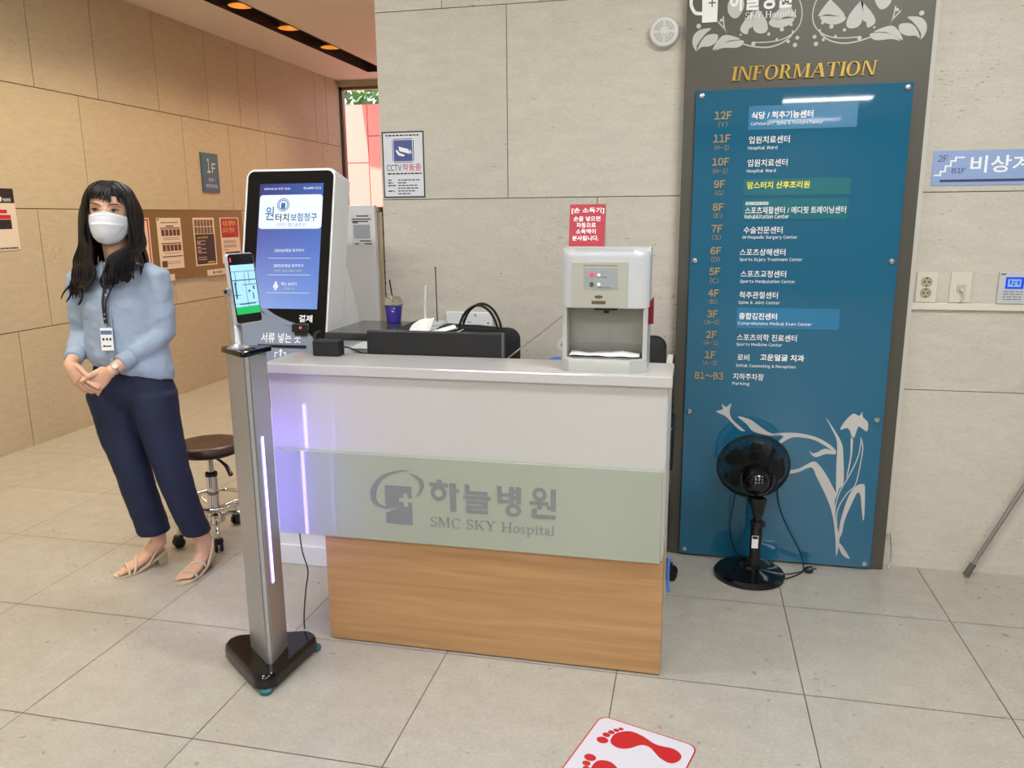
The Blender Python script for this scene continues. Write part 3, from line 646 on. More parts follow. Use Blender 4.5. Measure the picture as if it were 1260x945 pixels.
for sgn in (1, -1):
    g = G()
    mx = (lambda x: x) if sgn > 0 else (lambda x: 0.793-x)
    for P in ORN: g.prism(FI, [(p.x, p.y) for p in catmull([(mx(x), y, 0) for x, y in P], 5)], 0.0002, 0.001)
    for P, w in RIB: ribbon(g, FI, [(mx(x), y) for x, y in P], w, 0.0002, 0.0011)
    for x, y, r in DOTS: g.prism(FI, [(mx(x)+r*math.cos(2*PI*k/14), y+r*math.sin(2*PI*k/14)) for k in range(14)], 0.0002, 0.0012)
    g.build('floral_ornament', M_ORN, db)
g = G(); FI2 = Frame((0, 3.4435, 0), (1, 0, 0), (0, 0, 1))
g.prism(FI2, [(0.000, 2.34), (0.060, 2.34), (0.060, 2.249), (0.002, 2.249)], 0.0005, 0.003)
ribbon(g, FI2, [(0.04, 2.39), (-0.02, 2.375), (-0.043, 2.33), (-0.028, 2.29), (0.0, 2.283)], 0.012, 0.0005, 0.003)
put_text(g, '하늘병원', FI2, 0.102, 0.337, 2.325, 0.082, 0.001, 0.03, 0.0); put_serif(g, 'SKY Hospital', FI2, 0.165, 0.355, 2.253, 0.024, 0.001, 0.002)
g.build('hospital_emblem', mat('white_emblem', (232, 232, 230), 0.45), db)
g = G(); FI3 = Frame((0, 3.4405, 0), (1, 0, 0), (0, 0, 1))
g.fbox(FI3, 0.036, 0.0405, 2.305, 2.335, 0, 0.0006); g.fbox(FI3, 0.024, 0.0525, 2.3178, 2.3222, 0, 0.0006); g.build('emblem_cross', M_BFRAME, db)

ROWS = [('12F','(Y)','식당 / 척추기능센터','Cafeteria / Spine & Posture Center',1.895,1.861,.208,.440,1.890,.207,.480,1.858),
('11F','(H-2)','입원치료센터','Hospital Ward',1.806,1.771,.203,.358,1.797,.201,.313,1.765),
('10F','(H-1)','입원치료센터','Hospital Ward',1.716,1.680,.202,.355,1.708,.201,.312,1.676),
('9F','(G)','맘스터치 산후조리원',None,1.628,1.593,.205,.444,1.6215,0,0,0),
('8F','(E)','스포츠재활센터 / 메디핏 트레이닝센터','Rehabilitation Center',1.537,1.503,.202,.587,1.522,.201,.374,1.4975),
('7F','(S)','수술전문센터','Orthopedic Surgery Center',1.450,1.415,.200,.352,1.4435,.196,.411,1.4135),
('6F','(D)','스포츠상해센터','Sports Injury Treatment Center',1.360,1.325,.189,.368,1.3545,.190,.436,1.3235),
('5F','(C)','스포츠교정센터','Sports Manipulation Center',1.275,1.237,.197,.376,1.266,.196,.414,1.234),
('4F','(B)','척추관절센터','Spine & Joint Center',1.185,1.150,.196,.349,1.179,.194,.359,1.1465),
('3F','(A-2)','종합검진센터','Comprehensive Medical Exam Center',1.098,1.063,.199,.351,1.091,.197,.489,1.0595),
('2F','(A-1)','스포츠의학 진료센터','Sports Medicine Center',1.010,.975,.195,.434,1.0015,.194,.379,.9705),
('1F','(A-3)','로비','Initial Counseling & Reception',.923,.888,.201,.249,.9155,.197,.436,.8795),
('B1~B3',None,'지하주차장','Parking',.832,0,.187,.312,.833,.186,.256,.801)]
M_STRIPB = mat('blue_label_strip', (36, 116, 158), 0.22, coat=0.3); M_STRIPG = mat('teal_label_strip', (14, 104, 116), 0.25, coat=0.3)
M_YEL = mat('yellow_ink', (232, 226, 70), 0.5)
for nm, z0, z1, a1, m_ in (('blue_strip', 1.835, 1.926, 0.603, M_STRIPB), ('teal_strip', 1.580, 1.646, 0.599, M_STRIPG), ('teal_strip', 1.485, 1.566, 0.594, M_STRIPG), ('blue_strip', 1.040, 1.126, 0.594, M_STRIPB)):
    g = G(); g.fbox(FG, 0.190+(0.007 if z1 > 1.9 else 0), a1, z0, z1, 0.0002, 0.0016); g.build(nm, m_, gl)
for fl, co, ko, en, zf, zc, k0, k1, zk, e0, e1, ze in ROWS:
    cx = 0.0935+0.004*(zf-1.4)/0.4
    g = G(); wN = {2: 0.044, 3: 0.066, 5: 0.118}[len(fl)]
    put_latin(g, fl, FG, cx-wN/2, cx+wN/2, zf, 0.031, 0.0008, 0.03, 0.003)
    if co: wc = 0.0115*len(co); put_latin(g, co, FG, cx-wc/2, cx+wc/2, zc, 0.023, 0.0008, 0.0, 0.002)
    g.build('floor_number', M_NUM, gl)
    g = G(); put_text(g, ko, FG, k0, k1, zk, 0.028, 0.0022, 0.022 if fl in ('12F', '9F', '3F') else 0.008)
    if fl == '1F': g.build('department_name', M_WHITEINK, gl); g = G(); put_text(g, '고운얼굴 치과', FG, .293, .469, .9185, 0.028, 0.0022, 0.024)
    g.build('department_name', M_YEL if fl == '9F' else M_WHITEINK, gl)
    if en:
        g = G(); put_latin(g, en, FG, e0, e1, ze, 0.0165, 0.0022, 0.006); g.build('english_name', M_WHITEINK, gl)
g = G(); g.fbox(FG, 0.203, 0.291, 1.5435, 1.5555, 0.0017, 0.0022); g.build('small_tag', mat('pale_tag', (210, 222, 222), 0.5), gl)
g = G(); put_text(g, '헬스케어 운영', FG, 0.208, 0.286, 1.5495, 0.009, 0.0025); g.build('tag_lettering', M_DARKINK, gl)
# ================================================================ FACE TERMINAL ON ITS TRIANGULAR POST
def rounded_poly(pts, r, n=5):
    out = []; N = len(pts)
    for i in range(N):
        p = Vector(pts[i]); a = (Vector(pts[i-1])-p).normalized(); b = (Vector(pts[(i+1) % N])-p).normalized()
        ang = a.angle(b); d = r/math.tan(ang/2); c = p+(a+b).normalized()*(r/math.sin(ang/2))
        s, e = p+a*d, p+b*d; vs, ve = s-c, e-c
        for k in range(n+1):
            t = k/n; v = (vs.lerp(ve, t)).normalized()*r; out.append((c.x+v.x, c.y+v.y))
    return out
tp = thing('face_check_terminal', 'silver triangular post with a glowing violet light strip and a tilted face screen on top', 'temperature terminal', (-1.35, 2.22, 0))
M_BLACKCH = mat('black_base_gloss', (20, 18, 20), 0.10)
TB = [(-1.595, 2.262), (-1.275, 2.020), (-1.238, 2.385)]
g = G()
for sc, z0 in ((1.0, 0.012),):
    base = rounded_poly(TB, 0.045, 6); cx = sum(p[0] for p in base)/len(base); cy = sum(p[1] for p in base)/len(base)
    R = [[(cx+(p[0]-cx)*s_, cy+(p[1]-cy)*s_, z) for p in base] for s_, z in ((0.95, 0.012), (1.0, 0.016), (1.0, 0.040), (0.985, 0.055), (0.93, 0.064))]
    g.rings(R)
g.build('base', M_BLACKCH, tp, 40)
M_TEALR = mat('teal_rubber', (40, 96, 104), 0.4)
for x, y in ((-1.297, 2.072), (-1.49, 2.255), (-1.262, 2.345)):
    g = G(); g.lathe((x, y, 0), [(0.020, 0.0), (0.022, 0.004), (0.022, 0.014), (0.018, 0.018)], n=20); g.build('foot', M_TEALR, tp, 40)
TPp = [(-1.455, 2.236), (-1.302, 2.116), (-1.312, 2.260)]
PZ = 1.095
pp = rounded_poly(TPp, 0.012, 5)
g = G(); g.prism(FZ, pp, 0.062, PZ); g.build('post', M_ALU, tp, 25)
# grooves along the front edge of the extrusion
g = G()
dl = (Vector(TPp[0])-Vector(TPp[1])).normalized(); dr = (Vector(TPp[2])-Vector(TPp[1])).normalized()
for d, nn in ((dl, Vector((-dl.y, dl.x))), (dr, Vector((dr.y, -dr.x)))):
    if nn.dot(Vector((0, -1))) < 0 and d is dl: nn = -nn
    if d is dr and nn.x < 0: nn = -nn
    q = Vector(TPp[1])+d*0.026
    g.hexa([(q.x-d.x*0.004, q.y-d.y*0.004, 0.07), (q.x+d.x*0.004, q.y+d.y*0.004, 0.07), (q.x+d.x*0.004+nn.x*0.002, q.y+d.y*0.004+nn.y*0.002, 0.07), (q.x-d.x*0.004+nn.x*0.002, q.y-d.y*0.004+nn.y*0.002, 0.07),
            (q.x-d.x*0.004, q.y-d.y*0.004, PZ), (q.x+d.x*0.004, q.y+d.y*0.004, PZ), (q.x+d.x*0.004+nn.x*0.002, q.y+d.y*0.004+nn.y*0.002, PZ), (q.x-d.x*0.004+nn.x*0.002, q.y-d.y*0.004+nn.y*0.002, PZ)])
g.build('edge_rib', M_ALU, tp)
g = G(); cap = rounded_poly([(-1.461, 2.217), (-1.309, 2.112), (-1.292, 2.269)], 0.014, 5); g.prism(FZ, cap, PZ, PZ+0.016, bev=0.003); g.build('top_cap', M_BLACKG, tp, 40)
M_LED = mat('violet_led', (190, 185, 255), 0.4, emit=(150, 128, 255), estr=5.0)
M_LEDB = mat('violet_led_bright', (190, 185, 255), 0.4, emit=(130, 112, 255), estr=54.0)
nr = Vector((dr.y, -dr.x)); nr = nr if nr.x > 0 else -nr
q = Vector(TPp[1])+dr*0.062
FS = Frame((q.x, q.y, 0), (dr.x, dr.y, 0), (0, 0, 1))
sgn_ = 1 if FS.n.x > 0 else -1
g = G(); g.fbox(FS, -0.0065, 0.0065, 0.335, 0.832, 0.0004*sgn_, 0.0026*sgn_, 0.0008); g.build('light_strip', M_LED, tp)
db_ = (Vector(TPp[2])-Vector(TPp[0])).normalized(); q = Vector(TPp[0]).lerp(Vector(TPp[2]), 0.5)
FS2 = Frame((q.x, q.y, 0), (-db_.x, -db_.y, 0), (0, 0, 1)); sgn_ = 1 if FS2.n.y > 0 else -1
g = G(); g.fbox(FS2, -0.0065, 0.0065, 0.335, 0.832, 0.0004*sgn_, 0.0026*sgn_, 0.0008); g.build('light_strip', M_LEDB, tp)
TC = Vector((-1.3735, 2.193, 0))
g = G(); g.lathe((TC.x, TC.y, 0), [(0.034, PZ+0.016), (0.034, PZ+0.019), (0.018, PZ+0.028), (0.0165, PZ+0.03), (0.0165, 1.26)], n=24); g.build('pole', M_ALU, tp, 40)
# the little screen: turned towards +X, leaning back
yaw, tilt = math.radians(73), math.radians(6)
nrm = Vector((math.sin(yaw)*math.cos(tilt), -math.cos(yaw)*math.cos(tilt), math.sin(tilt)))
uu = Vector((math.cos(yaw), math.sin(yaw), 0)); vv = nrm.cross(uu)
FTm = Frame(Vector((-1.339, 2.200, 1.297)), uu, vv)
def rrect(w, h, r, n=5): return rounded_poly([(-w/2, -h/2), (w/2, -h/2), (w/2, h/2), (-w/2, h/2)], r, n)
g = G(); g.prism(FTm, rrect(0.104, 0.216, 0.012), -0.012, 0.0, bev=0.0025); hs = g.build('screen_housing', mat('terminal_silver', (206, 206, 208), 0.3, metal=0.4), tp, 40)
g = G(); g.prism(FTm, rrect(0.098, 0.209, 0.010), 0.0001, 0.002); g.build('front_glass', M_BLACKG, hs)
M_SCR1 = mat('terminal_screen', (150, 200, 235), 0.2, emit=(150, 195, 225), estr=0.6)
g = G(); g.fbox(FTm, -0.046, 0.046, -0.062, 0.072, 0.0021, 0.0026); scr = g.build('screen', M_SCR1, hs)
M_SCRL = mat('terminal_lines', (50, 70, 96), 0.4, emit=(60, 84, 110), estr=0.4)
g = G()
for a0, a1, b0, b1 in ((-0.046, 0.046, 0.051, 0.0525), (-0.046, 0.046, 0.024, 0.027), (-0.010, 0.046, 0.010, 0.012), (0.002, 0.0035, -0.055, 0.050), (-0.034, -0.032, 0.012, 0.05), (0.018, 0.020, 0.012, 0.05), (-0.046, -0.02, -0.02, -0.018), (-0.030, 0.034, -0.049, -0.046), (-0.040, -0.034, -0.03, 0.02), (0.026, 0.030, -0.035, -0.015), (0.030, 0.036, -0.005, 0.006), (0.010, 0.018, -0.012, -0.006), (-0.046, 0.046, -0.0455, -0.0445)):
    g.fbox(FTm, a0, a1, b0, b1, 0.0027, 0.0029)
g.build('screen_drawing', M_SCRL, scr)
g = G(); g.fbox(FTm, -0.046, 0.046, -0.078, -0.055, 0.0026, 0.003); g.build('green_bar', mat('green_bar', (30, 150, 80), 0.3, emit=(30, 160, 84), estr=0.7), scr)
g = G(); g.cyl(FTm(0.038, 0.088, 0.002), FTm(0.038, 0.088, 0.003), 0.005, n=16); g.cyl(FTm(0.0, 0.092, 0.002), FTm(0.0, 0.092, 0.003), 0.004, n=16); g.build('camera_lens', M_BLACK, hs)
g = G(); g.fbox(FTm, -0.044, -0.040, 0.082, 0.094, 0.0022, 0.003); g.build('red_indicator', mat('red_ind', (220, 40, 110), 0.4, emit=(230, 40, 120), estr=1.2), hs)
g = G(); g.cyl(FTm(-0.052, -0.005, -0.012), FTm(-0.064, -0.005, -0.012), 0.012, n=20); g.cyl(FTm(-0.0641, -0.005, -0.012), FTm(-0.066, -0.005, -0.012), 0.006, n=16, mi=1); g.build('tilt_knob', [M_ALU, M_BLACK], tp, 40)
g = G(); g.box(-1.386, -1.358, 2.184, 2.208, 1.235, 1.30, 0.003); g.build('bracket', M_ALU, tp)
g = G(); g.tube(catmull([(-1.31, 2.37, 0.062), (-1.325, 2.40, 0.10), (-1.335, 2.445, 0.18), (-1.325, 2.45, 0.25), (-1.345, 2.455, 0.32), (-1.352, 2.455, 0.408)], 5, False), 0.0024, 8)
tag(g.build('hanging_cord', M_RUBBER, None, 60), 'thin black cord hanging from the counter band down behind the silver post', 'cord')

# ================================================================ INSURANCE CLAIM KIOSK
kt = math.atan(0.25)
FK = Frame((-1.607, 2.885, 1.04), (1, 0, 0), (0, math.sin(kt), math.cos(kt)))
ks = thing('claim_kiosk', 'tall white self service kiosk with a bright blue tilted touch screen', 'kiosk', (-1.607, 3.1, 0))
def rr4(a0, a1, b0, b1, r): return rounded_poly([(a0, b0), (a1, b0), (a1, b1), (a0, b1)], r, 6)
M_KIOSK = mat('kiosk_white', (226, 227, 228), 0.25)
g = G(); g.prism(FK, rounded_poly([(-0.197, -0.25), (0.197, -0.25), (0.197, 0.684), (-0.197, 0.684)], 0.028, 6), -0.140, 0.0, bev=0.008, seg=3); g.build('upper_body', M_KIOSK, ks, 40)
FX = Frame((0, 0, 0), (0, 1, 0), (0, 0, 1))
g = G(); g.prism(FX, [(2.90, 0.80), (3.0, 0.70), (3.0, 0.085), (3.30, 0.085), (3.30, 0.9), (3.12, 1.3), (2.99, 0.9)], -1.80, -1.414); lb = g.build('lower_body', M_KIOSK, ks)
g = G(); g.box(-1.806, -1.412, 2.985, 3.31, 0.0, 0.09, 0.004); g.build('plinth', M_KIOSK, ks)
curve = [(0.190, -0.055), (0.150, -0.012), (0.110, 0.026), (0.06, 0.040), (0.018, 0.045), (-0.042, 0.066), (-0.085, 0.094), (-0.115, 0.118), (-0.150, 0.140), (-0.185, 0.150)]
top = rounded_poly([(-0.187, 0.150), (0.190, -0.055), (0.190, 0.674), (-0.187, 0.674)], 0.026, 6)
top = [p for p in top if p[1] > 0.5]
g = G(); g.prism(FK, top+[(-0.187, 0.15)]+list(reversed(curve))[1:], 0.0002, 0.004); bz = g.build('bezel', M_BLACKG, ks)
M_KGREY = mat('kiosk_blue_grey', (128, 138, 150), 0.35)
g = G(); g.prism(FK, [(-0.187, -0.245), (0.190, -0.245), (0.190, -0.058)]+curve[1:-1]+[(-0.187, 0.150)], 0.0002, 0.0025); lp = g.build('lower_panel', M_KGREY, ks)
g = G(); band_c = catmull([(x, y, 0) for x, y in [(-0.185, 0.150), (-0.115, 0.118), (-0.042, 0.066), (0.018, 0.046), (0.07, 0.043)]], 6, False)
up_ = [Vector((p.x, p.y+0.006+0.02*math.sin(PI*i/(len(band_c)-1)), 0)) for i, p in enumerate(band_c)]
g.prism(FK, [(p.x, p.y) for p in band_c]+[(p.x, p.y) for p in reversed(up_)], 0.0041, 0.0046); g.build('grey_swoosh', M_KGREY, bz)
# touch screen: blue-violet picture that the screen itself gives off
M_SCR2 = bpy.data.materials.new('kiosk_screen'); M_SCR2.use_nodes = True; nt = M_SCR2.node_tree; b = nt.nodes['Principled BSDF']
b.inputs['Base Color'].default_value = (0.01, 0.01, 0.02, 1); b.inputs['Roughness'].default_value = 0.12
tc = nt.nodes.new('ShaderNodeTexCoord'); sp = nt.nodes.new('ShaderNodeSeparateXYZ'); nt.links.new(tc.outputs['Object'], sp.inputs[0])
m1 = nt.nodes.new('ShaderNodeMapRange'); m1.inputs[1].default_value = 1.12; m1.inputs[2].default_value = 1.66; nt.links.new(sp.outputs['Z'], m1.inputs[0])
r1 = nt.nodes.new('ShaderNodeValToRGB'); E_ = r1.color_ramp.elements
E_[0].position = 0; E_[0].color = lin((150, 172, 228)); E_[1].position = 1; E_[1].color = lin((56, 56, 118))
e = E_.new(0.5); e.color = lin((100, 112, 182)); e = E_.new(0.86); e.color = lin((56, 60, 128))
nt.links.new(m1.outputs[0], r1.inputs[0])
m2 = nt.nodes.new('ShaderNodeMapRange'); m2.inputs[1].default_value = -0.13; m2.inputs[2].default_value = 0.15; nt.links.new(sp.outputs['X'], m2.inputs[0])
mx = nt.nodes.new('ShaderNodeMix'); mx.data_type = 'RGBA'; mx.inputs[7].default_value = lin((70, 130, 215)); nt.links.new(r1.outputs[0], mx.inputs[6])
m3 = nt.nodes.new('ShaderNodeMath'); m3.operation = 'MULTIPLY'; m3.inputs[1].default_value = 0.45; nt.links.new(m2.outputs[0], m3.inputs[0]); nt.links.new(m3.outputs[0], mx.inputs[0])
nt.links.new(mx.outputs[2], b.inputs['Emission Color']); b.inputs['Emission Strength'].default_value = 0.9
g = G(); g.fbox(FK, -0.131, 0.150, 0.112, 0.622, 0.0041, 0.0050); ts = g.build('touch_screen', M_SCR2, bz)
def emis(name, c, s): return mat(name, (8, 8, 10), 0.3, emit=c, estr=s)
M_SW = emis('screen_white', (236, 244, 250), 0.92); M_ST = emis('screen_text', (235, 240, 255), 0.85); M_SB = emis('screen_blue', (44, 120, 185), 0.8); M_SD = emis('screen_dark', (52, 70, 100), 0.75); M_SG = emis('screen_lime', (190, 220, 120), 0.8)
g = G(); g.prism(FK, rounded_poly([(-0.128, 0.437), (0.150, 0.437), (0.150, 0.576), (-0.128, 0.576)], 0.014, 5), 0.0051, 0.0054); g.build('title_box', M_SW, ts)
def circ(g, F, cx, cz, ro, ri, c0, c1, n=26):
    for k in range(n):
        a, b2 = 2*PI*k/n, 2*PI*(k+1)/n
        g.prism(F, [(cx+ro*math.cos(a), cz+ro*math.sin(a)), (cx+ro*math.cos(b2), cz+ro*math.sin(b2)), (cx+ri*math.cos(b2), cz+ri*math.sin(b2)), (cx+ri*math.cos(a), cz+ri*math.sin(a))], c0, c1)
g = G(); circ(g, FK, -0.022, 0.535, 0.027, 0.024, 0.0055, 0.0058); circ(g, FK, -0.022, 0.535, 0.021, 0.0175, 0.0055, 0.0058)
g.prism(FK, [(-0.030, 0.519), (-0.014, 0.519), (-0.012, 0.535), (-0.016, 0.547), (-0.022, 0.541), (-0.028, 0.547), (-0.032, 0.535)], 0.0055, 0.0058); g.build('title_emblem', M_SB, ts); g = G()
put_text(g, '원', FK, -0.100, -0.062, 0.500, 0.055, 0.0056, 0.012); g.build('title_blue', M_SB, ts); g = G(); put_text(g, '보험청구', FK, 0.013, 0.129, 0.484, 0.034, 0.0056, 0.014); g.build('title_blue', M_SB, ts)
g = G(); put_text(g, '터치', FK, -0.054, 0.006, 0.483, 0.034, 0.0056, 0.018); g.build('title_dark', M_SD, ts)
g = G(); put_text(g, '이지디 헬스솔루션', FK, -0.047, 0.078, 0.454, 0.015, 0.0056); g.build('title_small', emis('screen_pale', (150, 165, 205), 0.8), ts)
g = G()
for s_, a0, a1, zc, h in (('[실손]보험금 청구하기', -0.049, 0.080, 0.348, 0.0145), ('[일반]보험금 청구하기', -0.050, 0.080, 0.286, 0.0145), ('팩스 보내기', -0.013, 0.055, 0.2125, 0.0145), ('2020-06-25 오전 10:22', -0.112, 0.005, 0.602, 0.010), ('02-6499-1513', 0.064, 0.139, 0.602, 0.010)):
    put_text(g, s_, FK, a0, a1, zc, h, 0.0052, 0.012)
for zc in (0.317, 0.249, 0.176): g.fbox(FK, -0.076, 0.112, zc-0.0008, zc+0.0008, 0.0051, 0.0054)
g.fbox(FK, -0.047, -0.026, 0.195, 0.209, 0.0051, 0.0054); g.fbox(FK, -0.042, -0.031, 0.209, 0.221, 0.0051, 0.0054); g.fbox(FK, -0.042, -0.031, 0.187, 0.193, 0.0051, 0.0054)
g.build('menu_lettering', M_ST, ts)
g = G(); put_text(g, '진료비, 서류비, 입원비, 진단비', FK, -0.047, 0.075, 0.266, 0.009, 0.0052, 0.01); put_text(g, '모든업 가능', FK, 0.000, 0.047, 0.194, 0.009, 0.0052, 0.01); g.build('lime_lettering', M_SG, ts)
g = G(); put_text(g, '결제', FK, 0.073, 0.132, 0.0735, 0.029, 0.0042, 0.02); g.build('payment_lettering', M_WHITEINK, bz)
g = G(); g.fbox(FK, 0.050, 0.125, 0.018, 0.052, 0.0046, 0.018, 0.004); g.fbox(FK, 0.062, 0.115, 0.004, 0.020, 0.0046, 0.012, 0.003); cr = g.build('card_reader', M_BLACK, ks)
g = G(); g.fbox(FK, 0.084, 0.094, 0.031, 0.040, 0.0181, 0.0185); g.build('red_light', mat('reader_red', (220, 60, 60), 0.4, emit=(230, 60, 60), estr=1.2), cr)
g = G(); g.fbox(FK, -0.103, 0.112, -0.046, -0.034, 0.0026, 0.006, 0.001); g.build('document_slot', M_BLACK, ks)
g = G(); put_text(g, '서류 넣는 곳', FK, -0.090, 0.086, -0.006, 0.040, 0.0027, 0.012)
for P in ([(-0.026, -0.086), (-0.022, -0.086), (-0.022, -0.066), (-0.026, -0.066)], [(-0.026, -0.064), (-0.012, -0.064), (-0.012, -0.068), (-0.026, -0.068)], [(0.024, -0.086), (0.020, -0.086), (0.020, -0.066), (0.024, -0.066)], [(0.024, -0.064), (0.010, -0.064), (0.010, -0.068), (0.024, -0.068)], [(-0.003, -0.08), (0.003, -0.08), (0.003, -0.06), (-0.003, -0.06)], [(-0.009, -0.061), (0.009, -0.061), (0.0, -0.050)]):
    g.prism(FK, P, 0.0027, 0.0031)
g.build('slot_lettering', M_WHITEINK, lp)

# ================================================================ WHITE CABINET behind the kiosk
M_CAB = mat('cabinet_white', (214, 212, 212), 0.35); M_TAN = mat('cabinet_tan_side', (172, 154, 126), 0.5)
cb = thing('stand_air_conditioner', 'tall white floor cabinet with tan side and a printed notice, between kiosk and stone wall', 'air conditioner', (-1.65, 3.68, 0))
g = G(); g.box(-1.90, -1.4235, 3.465, 3.50, 0.0, 1.563, 0.004); g.build('front_cover', M_CAB, cb)
g = G(); g.box(-1.90, -1.402, 3.501, 3.88, 0.0, 1.530, 0.004); cbb = g.build('side_case', M_TAN, cb)
g = G(); g.box(-1.90, -1.418, 3.49, 3.60, 1.530, 1.556, 0.003); g.build('top_cap', M_TAN, cb)
g = G()
for z in (1.515, 1.42, 1.30, 1.25, 1.20, 1.15, 1.11): g.box(-1.4022, -1.4012, 3.507, 3.522, z, z+(0.03 if z > 1.4 else 0.012))
g.build('side_vent', M_BLACKM, cbb)
FCb = Frame((0, 3.465, 0), (1, 0, 0), (0, 0, 1))
g = G(); g.fbox(FCb, -1.632, -1.60, 1.17, 1.33, 0.0, 0.012, 0.003); g.fbox(FCb, -1.601, -1.585, 1.255, 1.275, 0.0, 0.012, 0.002); g.build('blue_handle', mat('blue_plastic', (40, 62, 140), 0.4), cb)
nz = thing('notice_sheet', 'small printed notice sheet stuck on the white cabinet beside the kiosk', 'notice', (-1.49, 3.463, 1.44))
g = G(); g.fbox(FCb, -1.538, -1.437, 1.378, 1.525, 0.0006, 0.0012); g.build('sheet', mat('pale_paper', (206, 206, 208), 0.6), nz)
g = G(); g.fbox(FCb, -1.530, -1.448, 1.412, 1.475, 0.0013, 0.0015); g.build('grey_block', mat('grey_print', (150, 152, 158), 0.6), nz)
g = G()
for a0, a1, z in ((-1.512, -1.452, 1.514), (-1.535, -1.442, 1.500), (-1.535, -1.455, 1.490), (-1.532, -1.505, 1.484), (-1.525, -1.505, 1.389), (-1.478, -1.441, 1.389), (-1.5, -1.445, 1.402)): g.fbox(FCb, a0, a1, z-0.0025, z+0.0025, 0.0013, 0.0015)
g.build('print_lines', M_DARKINK, nz)

# ================================================================ STOOL behind the person
st = thing('swivel_stool', 'round brown swivel stool on a chrome five star base behind the woman', 'stool', (-2.195, 3.19, 0))
sx, sy = -2.195, 3.19
M_SEAT = mat('brown_vinyl', (70, 44, 34), 0.35, var=(9, 0.3))
g = G(); g.lathe((sx, sy, 0), [(0.03, 0.428), (0.135, 0.428), (0.150, 0.436), (0.153, 0.450)], n=40); g.build('seat_rim', M_BLACK, st, 50)
g = G(); g.lathe((sx, sy, 0), [(0.152, 0.450), (0.154, 0.462), (0.146, 0.476), (0.12, 0.481), (0.06, 0.478), (0.002, 0.477)], n=40); g.build('seat', M_SEAT, st, 50)
g = G(); g.lathe((sx, sy, 0), [(0.03, 0.428), (0.03, 0.41), (0.014, 0.405), (0.014, 0.32), (0.027, 0.32), (0.027, 0.13), (0.040, 0.12), (0.045, 0.085), (0.028, 0.07)], n=24); g.build('gas_lift', M_CHROME, st, 40)
g = G(); g.lathe((sx, sy, 0), [(0.0275, 0.328), (0.029, 0.328), (0.029, 0.312), (0.0275, 0.312)], n=24, cap=False); g.build('lift_collar', M_BLACK, st)
g = G(); g.tube([(sx+0.02, sy-0.01, 0.415), (sx+0.09, sy-0.05, 0.405), (sx+0.13, sy-0.07, 0.39), (sx+0.17, sy-0.10, 0.36)], [0.006, 0.006, 0.009, 0.011], 10); g.build('height_lever', M_BLACK, st, 60)
g = G(); g.tube([(sx+0.145*math.cos(2*PI*k/40), sy+0.145*math.sin(2*PI*k/40), 0.19) for k in range(40)], 0.0095, 10, closed=True); fr = g.build('foot_ring', M_CHROME, st, 60)
g = G()
for k in range(3):
    a = 0.6+2*PI*k/3; g.tube([(sx+0.02*math.cos(a), sy+0.02*math.sin(a), 0.15), (sx+0.145*math.cos(a), sy+0.145*math.sin(a), 0.19)], 0.007, 8)
g.build('ring_spoke', M_CHROME, fr, 60)
for k in range(5):
    a = math.radians(234+72*k); c_, s_ = math.cos(a), math.sin(a)
    g = G(); g.tube([(sx+r*c_, sy+r*s_, z) for r, z in ((0.02, 0.10), (0.07, 0.125), (0.12, 0.122), (0.155, 0.11), (0.172, 0.088), (0.175, 0.062))], 0.0105, 10); lg = g.build('leg', M_CHROME, st, 60)
    wx, wy = sx+0.178*c_, sy+0.178*s_
    g = G()
    for sd_ in (-1, 1):
        q = Vector((wx-s_*0.012*sd_, wy+c_*0.012*sd_, 0.0265)); g.lathe(q, [(0.012, -0.008), (0.0245, -0.007), (0.0262, -0.003), (0.0262, 0.003), (0.0245, 0.007), (0.012, 0.008)], (-s_, c_, 0), 22)
    g.lathe((wx, wy, 0), [(0.016, 0.036), (0.024, 0.046), (0.02, 0.06), (0.011, 0.064)], n=16)
    g.build('caster', M_BLACK, lg, 40)

# ================================================================ FAN in front of the board (seen from the back)
fn = thing('pedestal_fan', 'small black pedestal fan facing the blue directory board', 'fan', (0.285, 3.29, 0))
fx, fy = 0.285, 3.275
g = G(); g.lathe((fx, fy, 0), [(0.138, 0.0), (0.146, 0.004), (0.146, 0.018), (0.138, 0.027), (0.06, 0.033), (0.034, 0.040), (0.028, 0.052)], n=48); g.build('base', M_BLACKG, fn, 40)
g = G(); px_ = 0.305; g.limb([((fx+0.016, fy, 0.03), 0.030, 0.026, (1, 0, 0), (0, 1, 0)), ((fx+0.018, fy, 0.09), 0.024, 0.022, (1, 0, 0), (0, 1, 0)), ((fx+0.020, fy, 0.215), 0.023, 0.021, (1, 0, 0), (0, 1, 0)), ((fx+0.020, fy, 0.222), 0.019, 0.018, (1, 0, 0), (0, 1, 0))], 20); g.build('lower_pole', M_BLACK, fn, 40)
g = G(); g.cyl((fx+0.020, fy, 0.2), (fx+0.020, fy, 0.285), 0.0155); g.build('upper_pole', M_BLACK, fn, 40)
g = G(); g.lathe((fx+0.020, fy, 0), [(0.019, 0.222), (0.026, 0.226), (0.026, 0.25), (0.018, 0.254)], n=20); g.ball((fx+0.044, fy, 0.236), 0.011, 0.011, 0.014); g.build('height_collar', M_BLACK, fn, 40)
g = G(); g.limb([((fx+0.020, fy, 0.275), 0.021, 0.020, (1, 0, 0), (0, 1, 0)), ((fx+0.019, fy, 0.31), 0.028, 0.026, (1, 0, 0), (0, 1, 0)), ((fx+0.016, fy-0.005, 0.345), 0.040, 0.030, (1, 0, 0), (0, 1, 0)), ((fx+0.014, fy-0.01, 0.355), 0.034, 0.026, (1, 0, 0), (0, 1, 0))], 20); g.build('neck', M_BLACK, fn, 40)
